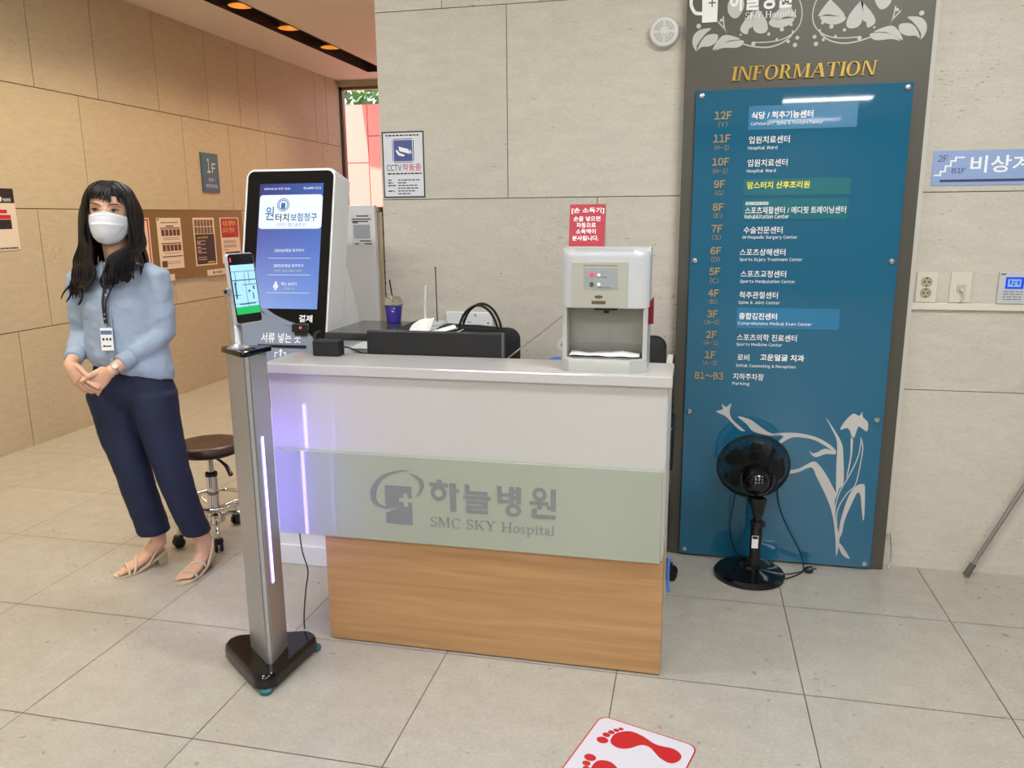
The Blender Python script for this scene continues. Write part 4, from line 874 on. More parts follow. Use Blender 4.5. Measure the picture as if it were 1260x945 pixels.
g = G(); g.box(fx+0.002, fx+0.028, fy-0.0232, fy-0.0222, 0.135, 0.190, 0.0002); g.build('rating_label', M_PAPER, fn)
g = G(); g.box(fx+0.004, fx+0.026, fy-0.0236, fy-0.0233, 0.176, 0.188); g.build('label_header', M_DARKINK, fn)
ax = Vector((-0.08, 0.95, 0.24)).normalized(); hc = Vector((fx-0.004, fy+0.035, 0.475))        # rim centre
a1 = Vector((1, 0, 0)); a1 = (a1-ax*ax.dot(a1)).normalized(); a2 = ax.cross(a1)
if a2.z < 0: a2 = -a2
def fp(r, h, ang): return hc+ax*h+a1*(r*math.cos(ang))+a2*(r*math.sin(ang))
RF = 0.146
g = G()
NW = 96
for k in range(NW):
    an = 2*PI*k/NW; tw_ = 0.18
    g.tube([fp(0.052, -0.068, an), fp(0.085, -0.064, an+0.3*tw_), fp(0.12, -0.048, an+0.7*tw_), fp(0.138, -0.028, an+0.9*tw_), fp(RF, 0.0, an+tw_)], 0.0015, 5, cap=False)
for r, h in ((0.060, -0.0675), (0.105, -0.056)): g.tube([fp(r, h, 2*PI*k/48) for k in range(48)], 0.0017, 6, closed=True)
g.build('rear_grille', M_BLACK, fn, 60)
g = G(); g.rings([[fp(r, h, 2*PI*k/56) for k in range(56)] for r, h in ((RF-0.004, -0.008), (RF+0.003, -0.007), (RF+0.004, 0.006), (RF-0.003, 0.007))], closed=True); g.build('rim', M_BLACK, fn, 40)
g = G()
for k in range(NW):
    an = 2*PI*k/NW
    g.tube([fp(0.03, 0.045, an), fp(0.08, 0.043, an), fp(0.125, 0.028, an), fp(RF, 0.0, an)], 0.0013, 5, cap=False)
g.rings([[fp(r, h, 2*PI*k/30) for k in range(30)] for r, h in ((0.002, 0.052), (0.03, 0.050), (0.034, 0.045), (0.03, 0.041), (0.002, 0.04))]); g.build('front_grille', M_BLACK, fn, 60)
for k in range(5):
    b0 = 2*PI*k/5
    g = G(); g.grid(lambda u, v: fp(0.02+0.105*u, -0.012+0.024*(v-0.5)*(1-0.3*u), b0+(v-0.5)*(0.75+0.35*math.sin(PI*u))), 6, 6); g.build('blade', mat('fan_blade', (14, 14, 16), 0.5), fn, 60, [('SOLIDIFY', dict(thickness=0.002))])
mc = hc-ax*0.105
g = G(); g.rings([[mc+ax*h+a1*(r*math.cos(2*PI*k/32))+a2*(r*math.sin(2*PI*k/32)) for k in range(32)] for r, h in ((0.004, -0.052), (0.024, -0.049), (0.040, -0.038), (0.050, -0.018), (0.053, 0.010), (0.055, 0.034), (0.050, 0.042))]); g.cyl(mc+ax*0.04, hc, 0.012, n=16); mh = g.build('motor_housing', M_BLACKG, fn, 40)
g = G()
for i in range(-1, 2):
    for j in range(0, 3):
        rr_, uu_ = 0.013*i, 0.018+0.010*j
        q = mc+a1*rr_+a2*uu_; dep = math.sqrt(max(0.0, 1-(rr_**2+uu_**2)/0.056**2))
        g.ball(q-ax*(0.053*dep-0.001), 0.0032, 0.0032, 0.0032, 8, 6)
g.build('vent_dot', mat('vent_grey', (150, 150, 155), 0.3), mh, 60)
g = G()
for sgn in (-1, 1):
    g.tube([mc+a1*(0.062*sgn)+Vector((0, 0, 0.028)), mc+a1*(0.064*sgn)+Vector((0, 0, 0.0)), mc+a1*(0.058*sgn)+Vector((0, 0, -0.030)), mc+a1*(0.036*sgn)+Vector((0, 0, -0.056)), mc+a1*(0.006*sgn)+Vector((0, 0.004, -0.064))], 0.0075, 8)
g.build('yoke', M_BLACK, fn, 60)
g = G(); g.tube(catmull([(0.375, 3.30, 0.43), (0.385, 3.335, 0.36), (0.405, 3.36, 0.27), (0.445, 3.375, 0.18), (0.50, 3.37, 0.08), (0.515, 3.36, 0.012), (0.49, 3.32, 0.004), (0.44, 3.27, 0.004), (0.405, 3.245, 0.006), (0.40, 3.24, 0.012)], 6, False), 0.0028, 8)
g.tube(catmull([(0.215, 3.30, 0.38), (0.212, 3.34, 0.31), (0.205, 3.37, 0.22), (0.205, 3.38, 0.14), (0.235, 3.39, 0.05), (0.27, 3.39, 0.034), (0.28, 3.36, 0.034)], 6, False), 0.0025, 8)
g.tube(catmull([(0.395, 3.30, 0.006), (0.45, 3.315, 0.004), (0.49, 3.335, 0.006), (0.525, 3.345, 0.012)], 6, False), 0.0025, 8); g.build('cord', M_RUBBER, fn, 60)
g = G(); g.lathe((0.537, 3.35, 0.016), [(0.006, -0.02), (0.013, -0.014), (0.0155, 0.0), (0.0155, 0.012), (0.010, 0.014)], (0.9, 0.2, 0.1), 16); g.cyl((0.552, 3.344, 0.020), (0.566, 3.347, 0.022), 0.0023, n=8); g.cyl((0.551, 3.357, 0.019), (0.565, 3.360, 0.021), 0.0023, n=8); g.build('plug', M_BLACK, fn, 40)
# ================================================================ THINGS ON AND BEHIND THE COUNTER
ad = thing('power_adapter', 'black power adapter brick on the left of the white countertop', 'adapter', (-1.265, 2.60, 1.0215))
g = G(); g.box(-1.318, -1.218, 2.575, 2.63, 1.0215, 1.078, 0.005); g.build('case', M_BLACKM, ad)
g = G(); g.tube(catmull([(-1.219, 2.60, 1.052), (-1.195, 2.605, 1.052), (-1.17, 2.615, 1.040), (-1.158, 2.63, 1.030), (-1.148, 2.645, 1.0255), (-1.135, 2.655, 1.0250)], 5, False), 0.0028, 8)
g.tube(catmull([(-1.312, 2.60, 1.068), (-1.335, 2.63, 1.078), (-1.365, 2.70, 1.084), (-1.40, 2.80, 1.078), (-1.43, 2.86, 1.062)], 5, False), 0.0055, 8)
g.build('cord', M_RUBBER, ad, 60)
mo = thing('computer_monitor', 'wide black monitor seen from behind, its top rising just above the countertop', 'monitor', (-0.89, 2.72, 0.741))
M_MON = mat('monitor_back', (24, 24, 26), 0.5)
g = G(); g.box(-1.146, -0.634, 2.664, 2.684, 0.82, 1.104, 0.003); g.build('back_cover', M_MON, mo)
g = G(); g.box(-1.147, -0.633, 2.6845, 2.692, 0.818, 1.1055, 0.002); g.build('bezel', M_BLACK, mo)
g = G(); g.box(-1.135, -0.645, 2.6925, 2.694, 0.835, 1.095); g.build('screen', M_BLACKG, mo)
g = G(); g.box(-0.6405, -0.6335, 2.6630, 2.684, 0.823, 1.1053); g.build('edge_trim', mat('grey_trim', (96, 94, 92), 0.4), mo)
g = G(); g.box(-0.92, -0.86, 2.66, 2.664, 0.80, 0.90, 0.001); g.box(-0.91, -0.87, 2.695, 2.705, 0.75, 0.9); g.box(-1.0, -0.78, 2.664, 2.710, 0.741, 0.752, 0.002); g.build('stand', M_BLACK, mo)
sc_ = thing('flatbed_scanner', 'dark lidded flatbed scanner printer with a white body beside the kiosk', 'scanner', (-1.21, 2.95, 0.741))
M_LID = mat('scanner_lid', (54, 54, 58), 0.16)
g = G(); g.box(-1.352, -1.085, 2.79, 3.11, 0.741, 1.050, 0.008); g.build('body', M_WHITEP, sc_)
g = G(); g.box(-1.366, -1.075, 2.775, 3.14, 1.0505, 1.078, 0.006); g.build('lid', M_LID, sc_)
g = G(); g.hexa([(-1.125, 2.79, 1.0785), (-1.077, 2.79, 1.0785), (-1.077, 3.135, 1.0785), (-1.125, 3.135, 1.0785), (-1.120, 2.80, 1.082), (-1.080, 2.80, 1.098), (-1.080, 3.13, 1.098), (-1.120, 3.13, 1.082)], bev=0.002); g.build('feeder_hump', M_BLACK, sc_)
g = G(); g.hexa([(-1.262, 2.770, 1.02), (-1.156, 2.770, 1.02), (-1.156, 2.79, 1.02), (-1.262, 2.79, 1.02), (-1.21, 2.774, 1.046), (-1.156, 2.774, 1.049), (-1.156, 2.79, 1.049), (-1.21, 2.79, 1.046)]); g.build('control_wedge', M_WHITEM, sc_)
cu_ = thing('iced_drink_cup', 'blue takeaway cup with a clear domed lid and a black straw by the scanner', 'cup', (-1.203, 3.09, 1.0785))
M_CUP = mat('cup_blue', (48, 40, 132), 0.4); M_CLEAR = mat('clear_plastic', (245, 245, 245), 0.05, trans=1.0); M_CLEAR.node_tree.nodes['Principled BSDF'].inputs['IOR'].default_value = 1.06
cx, cy = -1.203, 3.09
g = G(); g.lathe((cx, cy, 0), [(0.027, 1.0785), (0.029, 1.080), (0.037, 1.152), (0.0365, 1.153), (0.034, 1.150)], n=32); g.build('cup_body', M_CUP, cu_, 40)
g = G(); g.lathe((cx, cy, 0), [(0.040, 1.152), (0.041, 1.157), (0.039, 1.158), (0.030, 1.184), (0.024, 1.19), (0.010, 1.192)], n=32); g.build('dome_lid', mat('lid_plastic', (206, 198, 176), 0.1, trans=0.75), cu_, 50)
g = G(); g.tube([(cx+0.004, cy, 1.10), (cx-0.004, cy, 1.19), (cx-0.014, cy+0.002, 1.255)], 0.0032, 8); g.build('straw', M_BLACK, cu_, 60)
FCu = Frame((cx+0.004, cy-0.034, 1.120), (1, 0, 0), (0, 0.1, 1))
g = G(); ringp = [(0.012+0.007*math.cos(2*PI*k/16), 0.012+0.007*math.sin(2*PI*k/16)) for k in range(16)]
for k in range(11): g.prism(FCu, [(0.008+0.008*math.cos(0.7+0.4*k), 0.014+0.008*math.sin(0.7+0.4*k)), (0.008+0.008*math.cos(0.7+0.4*(k+1)), 0.014+0.008*math.sin(0.7+0.4*(k+1))), (0.008+0.006*math.cos(0.7+0.4*(k+1)), 0.014+0.006*math.sin(0.7+0.4*(k+1))), (0.008+0.006*math.cos(0.7+0.4*k), 0.014+0.006*math.sin(0.7+0.4*k))], 0.0, 0.0015)
g.build('cup_mark', M_WHITEINK, cu_)
bx = thing('storage_box', 'white storage box standing against the wall right of the blue cup', 'box', (-1.0, 3.06, 0.741))
g = G(); g.box(-1.065, -0.965, 3.03, 3.115, 0.741, 1.055, 0.004); g.build('carton', M_WHITEM, bx)
g = G(); g.box(-1.068, -0.962, 3.027, 3.118, 1.0555, 1.072, 0.003); g.build('cover', M_WHITEP, bx)
ro = thing('wireless_router', 'white wireless router on the storage box with one pale and one thin dark antenna', 'router', (-1.02, 3.06, 1.0725))
g = G(); g.box(-1.06, -0.975, 3.035, 3.11, 1.0725, 1.088, 0.004); g.build('case', M_WHITEP, ro)
g = G(); g.tube([(-1.056, 3.06, 1.085), (-1.054, 3.062, 1.18), (-1.051, 3.062, 1.235)], [0.006, 0.005, 0.004], 10); g.build('antenna', M_WHITEM, ro, 50)
g = G(); g.tube([(-1.004, 3.06, 1.085), (-1.008, 3.065, 1.305)], 0.0022, 8); g.ball((-1.008, 3.065, 1.307), 0.004); g.build('antenna', M_BLACKM, ro, 50)
dt = thing('document_tray', 'dark document stand behind the monitor holding loose papers', 'document tray', (-0.99, 2.78, 0.741))
g = G(); g.box(-1.07, -0.80, 2.715, 2.835, 0.741, 0.75); g.box(-1.07, -1.064, 2.715, 2.835, 0.75, 1.03); g.box(-0.806, -0.80, 2.715, 2.835, 0.75, 1.03); g.box(-1.064, -0.806, 2.829, 2.835, 0.75, 1.03); g.box(-1.07, -0.80, 2.715, 2.835, 1.03, 1.036); g.build('case', M_BLACK, dt)
def sheet(label, fnc, nu=14, nv=10, m=None):
    g = G(); g.grid(fnc, nu, nv); o = g.build('paper_sheet', m or M_PAPER, None, 60, [('SOLIDIFY', dict(thickness=0.0015))])
    return tag(o, label, 'paper', 'papers behind the monitor')
sheet('white paper standing curled up behind the monitor, left of the laptop bag', lambda u, v: Vector((-1.055+0.09*u+0.035*v, 2.77+0.03*v+0.02*math.sin(3*u), 1.0375+0.11*v*(0.65+0.35*u)+0.008*math.sin(5*u))))
sheet('rolled white paper lying behind the monitor, touching the laptop bag', lambda u, v: Vector((-1.0+0.135*u+0.012*math.cos(6*v), 2.80+0.03*math.sin(2*v)+0.02*u, 1.060+0.040*u+0.010*math.sin(6*v))))
sheet('white paper lying flat behind the monitor in front of the laptop bag', lambda u, v: Vector((-0.93+0.11*u, 2.73+0.08*v, 1.078+0.018*u+0.004*math.sin(7*u))))
bg = thing('laptop_bag', 'black fabric laptop bag with looped handles standing behind the monitor', 'bag', (-0.80, 2.95, 0.741))
M_BAG = mat('bag_fabric', (20, 20, 23), 0.85, bump=(160, 0.15))
FBg = Frame((0, 2.935, 0), (1, 0, 0), (0, 0, 1))
g = G(); g.prism(FBg, rounded_poly([(-0.985, 0.7415), (-0.650, 0.7415), (-0.650, 1.075), (-0.985, 1.092)], 0.045, 6), -0.085, 0.0, bev=0.014, seg=3); g.build('body', M_BAG, bg, 50)
g = G(); g.tube([Vector(p) for p in [(x, 2.975, z) for x, z in ((-0.94, 1.088), (-0.80, 1.086), (-0.69, 1.076))]], 0.006, 8); g.build('zip', M_BLACKM, bg, 60)
for yy in (2.945, 3.0):
    g = G(); g.tube(catmull([(-0.882, yy, 1.06), (-0.872, yy, 1.105), (-0.845, yy, 1.150), (-0.80, yy+0.005, 1.172), (-0.755, yy, 1.150), (-0.728, yy, 1.10), (-0.722, yy, 1.055)], 5, False), 0.0085, 8, flat=0.6); g.build('handle', M_BAG, bg, 60)
g = G(); g.prism(FBg, rounded_poly([(-0.95, 0.80), (-0.69, 0.80), (-0.69, 1.0), (-0.95, 1.0)], 0.02), 0.0001, 0.012, bev=0.004); g.build('front_pocket', M_BAG, bg, 50)
wp = thing('wall_cover_plate', 'white rectangular cover plate on the stone wall behind the laptop bag', 'wall plate', (-0.99, 3.49, 1.0))
g = G(); g.box(-1.101, -0.881, 3.484, 3.4998, 0.93, 1.079, 0.003); g.build('plate', mat('plate_white', (220, 220, 222), 0.4), wp)
g = G()
for x, z in ((-1.02, 1.065), (-0.96, 1.065), (-1.02, 1.04), (-0.9, 1.03)): g.cyl((x, 3.4839, z), (x, 3.4835, z), 0.006, n=14)
g.box(-1.0, -0.98, 3.4835, 3.4839, 1.03, 1.036); g.build('knockout', mat('plate_grey', (150, 150, 150), 0.5), wp)
M_CLOTH = mat('blue_cloth', (92, 132, 214), 0.8, bump=(60, 0.2))
bc_ = G()
def hump(u, v):
    x = -0.645+0.30*u; y = 2.80+0.22*v
    s = math.sin(PI*min(max(u, 0), 1))**0.5*math.sin(PI*v)**0.5
    z = 0.7425+s*(0.17+0.118*min(1, max(0, (u-0.15)/0.6)))+0.012*s*math.sin(13*u+5*v)
    return Vector((x, y, z))
bc_.grid(hump, 26, 14); cl = bc_.build('blue_blanket', M_CLOTH, None, 70, [('SOLIDIFY', dict(thickness=0.003))]); tag(cl, 'crumpled light blue cloth heaped on the desk behind the sanitizer dispenser', 'cloth')
pr = thing('paper_roll', 'small white paper roll lying on the blue cloth left of the dispenser', 'paper roll', (-0.455, 2.86, 1.02))
g = G(); R0, R1 = 0.027, 0.012
FRo = Frame((-0.445, 2.835, 1.045), (1, 0, 0), (0, 0, 1))
circ(g, FRo, 0, 0, R0, R1, -0.07, 0.0, 28); g.build('roll', M_PAPER, pr, 40)

# office chair between counter and wall
oc = thing('office_chair', 'black office chair with casters tucked between counter and stone wall', 'office chair', (-0.24, 3.2, 0))
ox, oy = -0.245, 3.19
g = G(); g.box(ox-0.22, ox+0.14, oy-0.17, oy+0.17, 0.44, 0.51, 0.03, 3); g.build('seat', M_BAG, oc, 50)
FO = Frame((0, 3.385, 0), (1, 0, 0), (0, 0, 1)); g = G(); g.prism(FO, rounded_poly([(-0.50, 0.60), (-0.094, 0.60), (-0.094, 1.0), (-0.50, 1.0)], 0.05, 6), -0.045, 0.0, bev=0.012); g.build('backrest', M_BLACKM, oc, 50)
g = G(); g.box(ox-0.06, ox-0.01, oy+0.13, oy+0.20, 0.42, 0.46); g.box(ox-0.06, ox-0.01, oy+0.20, oy+0.235, 0.42, 0.75); g.build('back_bracket', M_BLACK, oc)
g = G(); g.cyl((ox, oy, 0.08), (ox, oy, 0.44), 0.025); g.build('gas_lift', M_BLACK, oc, 40)
for k in range(5):
    a = math.radians(-5+72*k); c_, s_ = math.cos(a), math.sin(a); rr_ = 0.205
    g = G(); g.tube([(ox, oy, 0.10), (ox+rr_*c_, oy+rr_*s_, 0.075)], [0.022, 0.015], 8); lg = g.build('leg', M_BLACK, oc, 50)
    g = G()
    for sd_ in (-1, 1): g.lathe((ox+rr_*c_-s_*0.014*sd_, oy+rr_*s_+c_*0.014*sd_, 0.030), [(0.012, -0.010), (0.028, -0.009), (0.030, 0.0), (0.028, 0.009), (0.012, 0.010)], (-s_, c_, 0), 22)
    g.cyl((ox+rr_*c_, oy+rr_*s_, 0.03), (ox+rr_*c_, oy+rr_*s_, 0.075), 0.008, n=10); g.build('caster', M_BLACKG, lg, 40)
g = G(); g.box(ox+0.17, ox+0.20, oy-0.13, oy+0.12, 0.66, 0.69, 0.01); g.tube([(ox+0.13, oy, 0.46), (ox+0.185, oy, 0.48), (ox+0.187, oy, 0.67)], 0.012, 8); g.build('armrest', M_BLACK, oc, 50)
rb = G(); rb.grid(lambda u, v: Vector((-0.050+0.012*u-0.004*math.sin(3*v), 2.95+0.006*math.sin(5*v), 0.05+0.15*v)), 2, 14)
tag(rb.build('blue_strap', M_CLOTH, None, 60, [('SOLIDIFY', dict(thickness=0.002))]), 'light blue cloth strap hanging down at the right end of the counter', 'strap')

# ================================================================ WALL THINGS
def rowlines(g, F, a0, a1, zs, h=0.0035, c=0.0014, rnd=None):
    for z in zs:
        x = a0
        while x < a1-0.004:
            w = min((rnd or random).uniform(0.008, 0.02), a1-x); g.fbox(F, x, x+w, z-h/2, z+h/2, c, c+0.0002); x += w+0.0035
cc = thing('cctv_notice', 'white CCTV notice poster with a camera symbol on the stone wall', 'poster', (-1.287, 3.498, 1.74))
FW = FB
g = G(); g.fbox(FW, -1.386, -1.188, 1.594, 1.883, 0.0003, 0.0012); g.build('dark_border', M_DARKINK, cc)
g = G(); g.fbox(FW, -1.380, -1.194, 1.600, 1.877, 0.0012, 0.0016); g.build('sheet', mat('notice_paper', (214, 216, 222), 0.35), cc)
M_CCB = mat('notice_blue', (74, 86, 142), 0.5)
g = G(); g.prism(FW, rounded_poly([(-1.338, 1.748), (-1.236, 1.748), (-1.236, 1.852), (-1.338, 1.852)], 0.012), 0.0017, 0.0021); g.build('blue_square', M_CCB, cc)
g = G(); 
for a0, a1, b0, b1 in ((-1.334, -1.240, 1.846, 1.8485), (-1.334, -1.240, 1.7515, 1.754), (-1.334, -1.3315, 1.754, 1.846), (-1.2425, -1.240, 1.754, 1.846)): g.fbox(FW, a0, a1, b0, b1, 0.0022, 0.0025)
g.prism(FW, [(-1.308, 1.818), (-1.262, 1.806), (-1.254, 1.785), (-1.304, 1.798)], 0.0022, 0.0025); g.prism(FW, [(-1.258, 1.803), (-1.250, 1.800), (-1.246, 1.786), (-1.252, 1.788)], 0.0022, 0.0025); g.prism(FW, [(-1.322, 1.800), (-1.316, 1.804), (-1.304, 1.790), (-1.280, 1.782), (-1.284, 1.774), (-1.310, 1.780)], 0.0022, 0.0025)
g.build('camera_symbol', M_WHITEINK, cc)
g = G(); put_latin(g, 'CCTV', FW, -1.367, -1.297, 1.726, 0.028, 0.0018, 0.01); g.build('dark_lettering', M_DARKINK, cc)
g = G(); put_text(g, '작동중', FW, -1.293, -1.204, 1.727, 0.031, 0.0018, 0.012); g.build('red_lettering', M_REDINK, cc)
g = G(); R_ = random.Random(3)
rowlines(g, FW, -1.368, -1.208, [1.866], 0.006, 0.0018, R_); rowlines(g, FW, -1.365, -1.202, [1.700], 0.006, 0.0018, R_)
for z in (1.672, 1.660, 1.648): rowlines(g, FW, -1.364, -1.340 if z > 1.65 else -1.325, [z], 0.005, 0.0018, R_)
for z, e in ((1.672, -1.205), (1.660, -1.275), (1.648, -1.225), (1.636, -1.215), (1.624, -1.235), (1.612, -1.255)): rowlines(g, FW, -1.316, e, [z], 0.0045, 0.0018, R_)
rowlines(g, FW, -1.364, -1.335, [1.624], 0.005, 0.0018, R_)
g.build('small_print', M_DARKINK, cc)

al = thing('wall_alarm', 'round white alarm speaker with concentric slots, high on the stone wall left of the board', 'alarm', (-0.145, 3.499, 2.23))
g = G(); g.lathe((-0.145, 3.4999, 2.231), [(0.061, 0.0), (0.061, 0.018), (0.056, 0.030), (0.047, 0.034), (0.002, 0.035)], (0, -1, 0), 44); g.build('housing', M_WHITEM, al, 40)
g = G()
FA = Frame((-0.145, 3.4655, 2.231), (1, 0, 0), (0, 0, 1))
for ro_ in (0.040, 0.032, 0.024):
    for q_ in range(4):
        for k in range(7):
            a, b2 = math.radians(q_*90+8+k*10.6), math.radians(q_*90+8+(k+1)*10.6)
            g.prism(FA, [(ro_*math.cos(a), ro_*math.sin(a)), (ro_*math.cos(b2), ro_*math.sin(b2)), ((ro_-.003)*math.cos(b2), (ro_-.003)*math.sin(b2)), ((ro_-.003)*math.cos(a), (ro_-.003)*math.sin(a))], 0.0, 0.0008)
g.build('slot', mat('slot_grey', (140, 140, 140), 0.6), al)
g = G(); g.cyl((-0.145, 3.4652, 2.231), (-0.145, 3.460, 2.231), 0.012, n=20); g.build('centre_cap', M_WHITEM, al, 40)
g = G(); g.tube(catmull([(-0.195, 3.496, 2.20), (-0.199, 3.495, 2.245), (-0.17, 3.494, 2.285), (-0.13, 3.495, 2.292)], 5, False), 0.003, 8); g.build('cable', M_WHITEM, al, 60)

es = thing('stair_sign', 'pale blue emergency stairs sign with 2F and B1F on the wall right of the board', 'sign', (1.2, 3.498, 1.675))
M_SIGN = mat('sign_blue', (142, 164, 206), 0.4); M_NAVY = mat('navy_ink', (58, 62, 96), 0.5)
g = G(); g.fbox(FW, 0.905, 1.56, 1.610, 1.742, 0.0004, 0.0030); g.build('plate', M_SIGN, es)
g = G(); g.fbox(FW, 0.936, 1.42, 1.623, 1.633, 0.0031, 0.0036); g.prism(FW, [(1.42, 1.612), (1.50, 1.628), (1.42, 1.644)], 0.0031, 0.0036); put_latin(g, '2F', FW, 0.922, 0.958, 1.713, 0.024, 0.0034, 0.0); put_latin(g, 'B1F', FW, 0.976, 1.024, 1.6665, 0.018, 0.0034, 0.008); g.build('navy_lettering', M_NAVY, es)
g = G(); st_ = [(0.916, 1.650), (0.936, 1.650), (0.936, 1.664), (0.952, 1.664), (0.952, 1.684), (0.970, 1.684), (0.970, 1.703), (0.986, 1.703), (0.986, 1.716), (1.014, 1.716)]
for i in range(len(st_)-1):
    (x0, z0), (x1, z1) = st_[i], st_[i+1]; g.fbox(FW, min(x0, x1)-0.003, max(x0, x1)+0.003, min(z0, z1)-0.003, max(z0, z1)+0.003, 0.0031, 0.0035+0.00003*i)
put_text(g, '비상계단', FW, 1.040, 1.335, 1.689, 0.064, 0.0034, 0.014); g.build('white_lettering', M_WHITEINK, es)

M_PLATE = mat('ivory_plate', (206, 200, 184), 0.4)
so = thing('power_socket', 'ivory double power socket with two round sockets on the wall above the conduit', 'socket', (0.925, 3.498, 1.21))
g = G(); g.fbox(FW, 0.887, 0.966, 1.152, 1.274, 0.0003, 0.009, 0.002); g.build('plate', M_PLATE, so)
for z in (1.234, 1.190):
    g = G(); g.lathe((0.924, 3.4909, z), [(0.0205, 0), (0.0205, 0.0025), (0.0185, 0.003), (0.0175, 0.001), (0.001, 0.001)], (0, -1, 0), 24); r_ = g.build('round_socket', mat('socket_tan', (168, 156, 130), 0.5), so, 30)
    g = G()
    for dx in (-0.0085, 0.0085): g.cyl((0.924+dx, 3.4898, z), (0.924+dx, 3.4894, z), 0.0034, n=10)
    for dz in (-0.0145, 0.0145): g.box(0.9205, 0.9275, 3.4894, 3.4898, z+dz-0.002, z+dz+0.002)
    g.build('contact_hole', M_BLACKM, r_)
ns = thing('network_socket', 'ivory network wall plate with a plugged white cable, beside the double power socket', 'socket', (1.05, 3.498, 1.21))
g = G(); g.fbox(FW, 1.012, 1.090, 1.152, 1.274, 0.0003, 0.009, 0.002); g.build('plate', M_PLATE, ns)
g = G(); g.fbox(FW, 1.037, 1.068, 1.196, 1.224, 0.0091, 0.012, 0.001); g.build('jack', mat('jack_grey', (180, 174, 160), 0.5), ns)
g = G(); g.fbox(FW, 1.046, 1.058, 1.198, 1.210, 0.012, 0.024, 0.001); g.tube(catmull([(1.052, 3.478, 1.204), (1.060, 3.472, 1.195), (1.062, 3.474, 1.175), (1.050, 3.482, 1.158), (1.046, 3.487, 1.150)], 5, False), 0.003, 8); g.build('cable', mat('cable_grey', (196, 194, 186), 0.5), ns, 60)
cd = thing('cable_conduit', 'thin ivory cable conduit running along the wall below the sockets', 'conduit', (1.1, 3.498, 1.13))
M_CON = mat('conduit_ivory', (212, 206, 190), 0.45)
g = G(); g.fbox(FW, 0.874, 1.75, 1.122, 1.150, 0.0003, 0.013, 0.002); g.build('channel', M_CON, cd)
g = G(); g.fbox(FW, 0.8735, 0.8765, 0.16, 1.122, 0.0003, 0.010); g.build('drop', M_CON, cd)
g = G(); g.tube(catmull([(0.879, 3.492, 0.165), (0.887, 3.487, 0.12), (0.893, 3.485, 0.06), (0.89, 3.485, 0.02), (0.882, 3.478, 0.006), (0.876, 3.45, 0.006)], 5, False), 0.003, 8); g.build('loose_cable', mat('cable_white', (206, 204, 198), 0.5), cd, 60)
ct = thing('wall_control_panel', 'white wall control panel with a small lit blue screen standing on the conduit', 'control panel', (1.24, 3.497, 1.21))
g = G(); g.fbox(FW, 1.184, 1.345, 1.1505, 1.276, 0.0003, 0.018, 0.003); g.build('case', M_WHITEP, ct)
g = G(); g.fbox(FW, 1.207, 1.272, 1.210, 1.256, 0.0181, 0.0186); s1 = g.build('screen', mat('panel_screen', (20, 40, 150), 0.2, emit=(40, 70, 200), estr=0.7), ct)
g = G(); g.fbox(FW, 1.215, 1.262, 1.218, 1.248, 0.0187, 0.019); g.build('screen_field', mat('panel_field', (100, 140, 220), 0.2, emit=(110, 150, 230), estr=0.6), s1)
g = G(); 
for a0, a1, b0, b1 in ((1.222, 1.228, 1.228, 1.244), (1.232, 1.246, 1.236, 1.240), (1.232, 1.240, 1.224, 1.231), (1.25, 1.256, 1.226, 1.242)): g.fbox(FW, a0, a1, b0, b1, 0.0191, 0.0193)
g.build('screen_marks', M_NAVY, s1)
g = G()
for j in range(4): rowlines(g, FW, 1.202, 1.272, [1.199-0.010*j], 0.004, 0.0182, R_)
g.build('button_print', mat('print_grey', (120, 120, 124), 0.5), ct)
g = G(); g.fbox(FW, 1.188, 1.206, 1.266, 1.270, 0.0181, 0.0184); g.build('maker_mark', M_DARKINK, ct)

rd = thing('metal_rod', 'thin grey metal rod leaning on the stone wall at the lower right edge', 'rod', (1.185, 3.47, 0))
d_ = (Vector((1.365, 3.457, 0.430))-Vector((1.176, 3.440, 0.012))).normalized()
p0 = Vector((1.176, 3.440, 0.012))
g = G(); g.cyl(p0+d_*0.02, p0+d_*1.05, 0.0085, n=16); g.build('tube', mat('rod_grey', (150, 146, 142), 0.35, metal=0.6), rd, 40)
g = G(); g.cyl(p0-d_*0.002, p0+d_*0.055, 0.0135, 0.0125, n=16); g.build('rubber_tip', mat('rubber_grey', (92, 86, 80), 0.7), rd, 40)

# ================================================================ FLOOR STICKER
M_STK = mat('sticker_white', (206, 204, 214), 0.3); M_STR = mat('sticker_red', (186, 32, 36), 0.4)
fs = thing('footprint_sticker', 'white rounded floor sticker with two red footprints in front of the counter', 'floor sticker', (-0.10, 1.99, 0))
A_, B_ = Vector((-0.222, 2.178, 0)), Vector((0.072, 2.088, 0)); ua = (B_-A_).normalized(); vb = Vector((ua.y, -ua.x, 0))
FF = Frame((A_.x, A_.y, 0), (ua.x, ua.y, 0), (-vb.x, -vb.y, 0))
Ls = 0.305
g = G(); g.prism(FF, rounded_poly([(0, -Ls), (0.305, -Ls), (0.305, 0), (0, 0)], 0.03, 6), 0.0004, 0.0014); g.build('red_edge', M_STR, fs)
g = G(); g.prism(FF, rounded_poly([(0.004, -Ls+0.004), (0.301, -Ls+0.004), (0.301, -0.004), (0.004, -0.004)], 0.028, 6), 0.0014, 0.0018); g.build('white_field', M_STK, fs)
sole = [(-0.181,2.056),(-0.171,2.095),(-0.132,2.116),(-0.092,2.102),(-0.051,2.071),(-0.001,2.062),(0.021,2.039),(0.016,2.013),(-0.007,1.998),(-0.037,2.014),(-0.067,2.054),(-0.094,2.059),(-0.126,2.037),(-0.159,2.034)]
toes = [(-0.205,2.059,.0145),(-0.196,2.085,.010),(-0.183,2.100,.0085),(-0.169,2.112,.0075),(-0.156,2.121,.0065)]
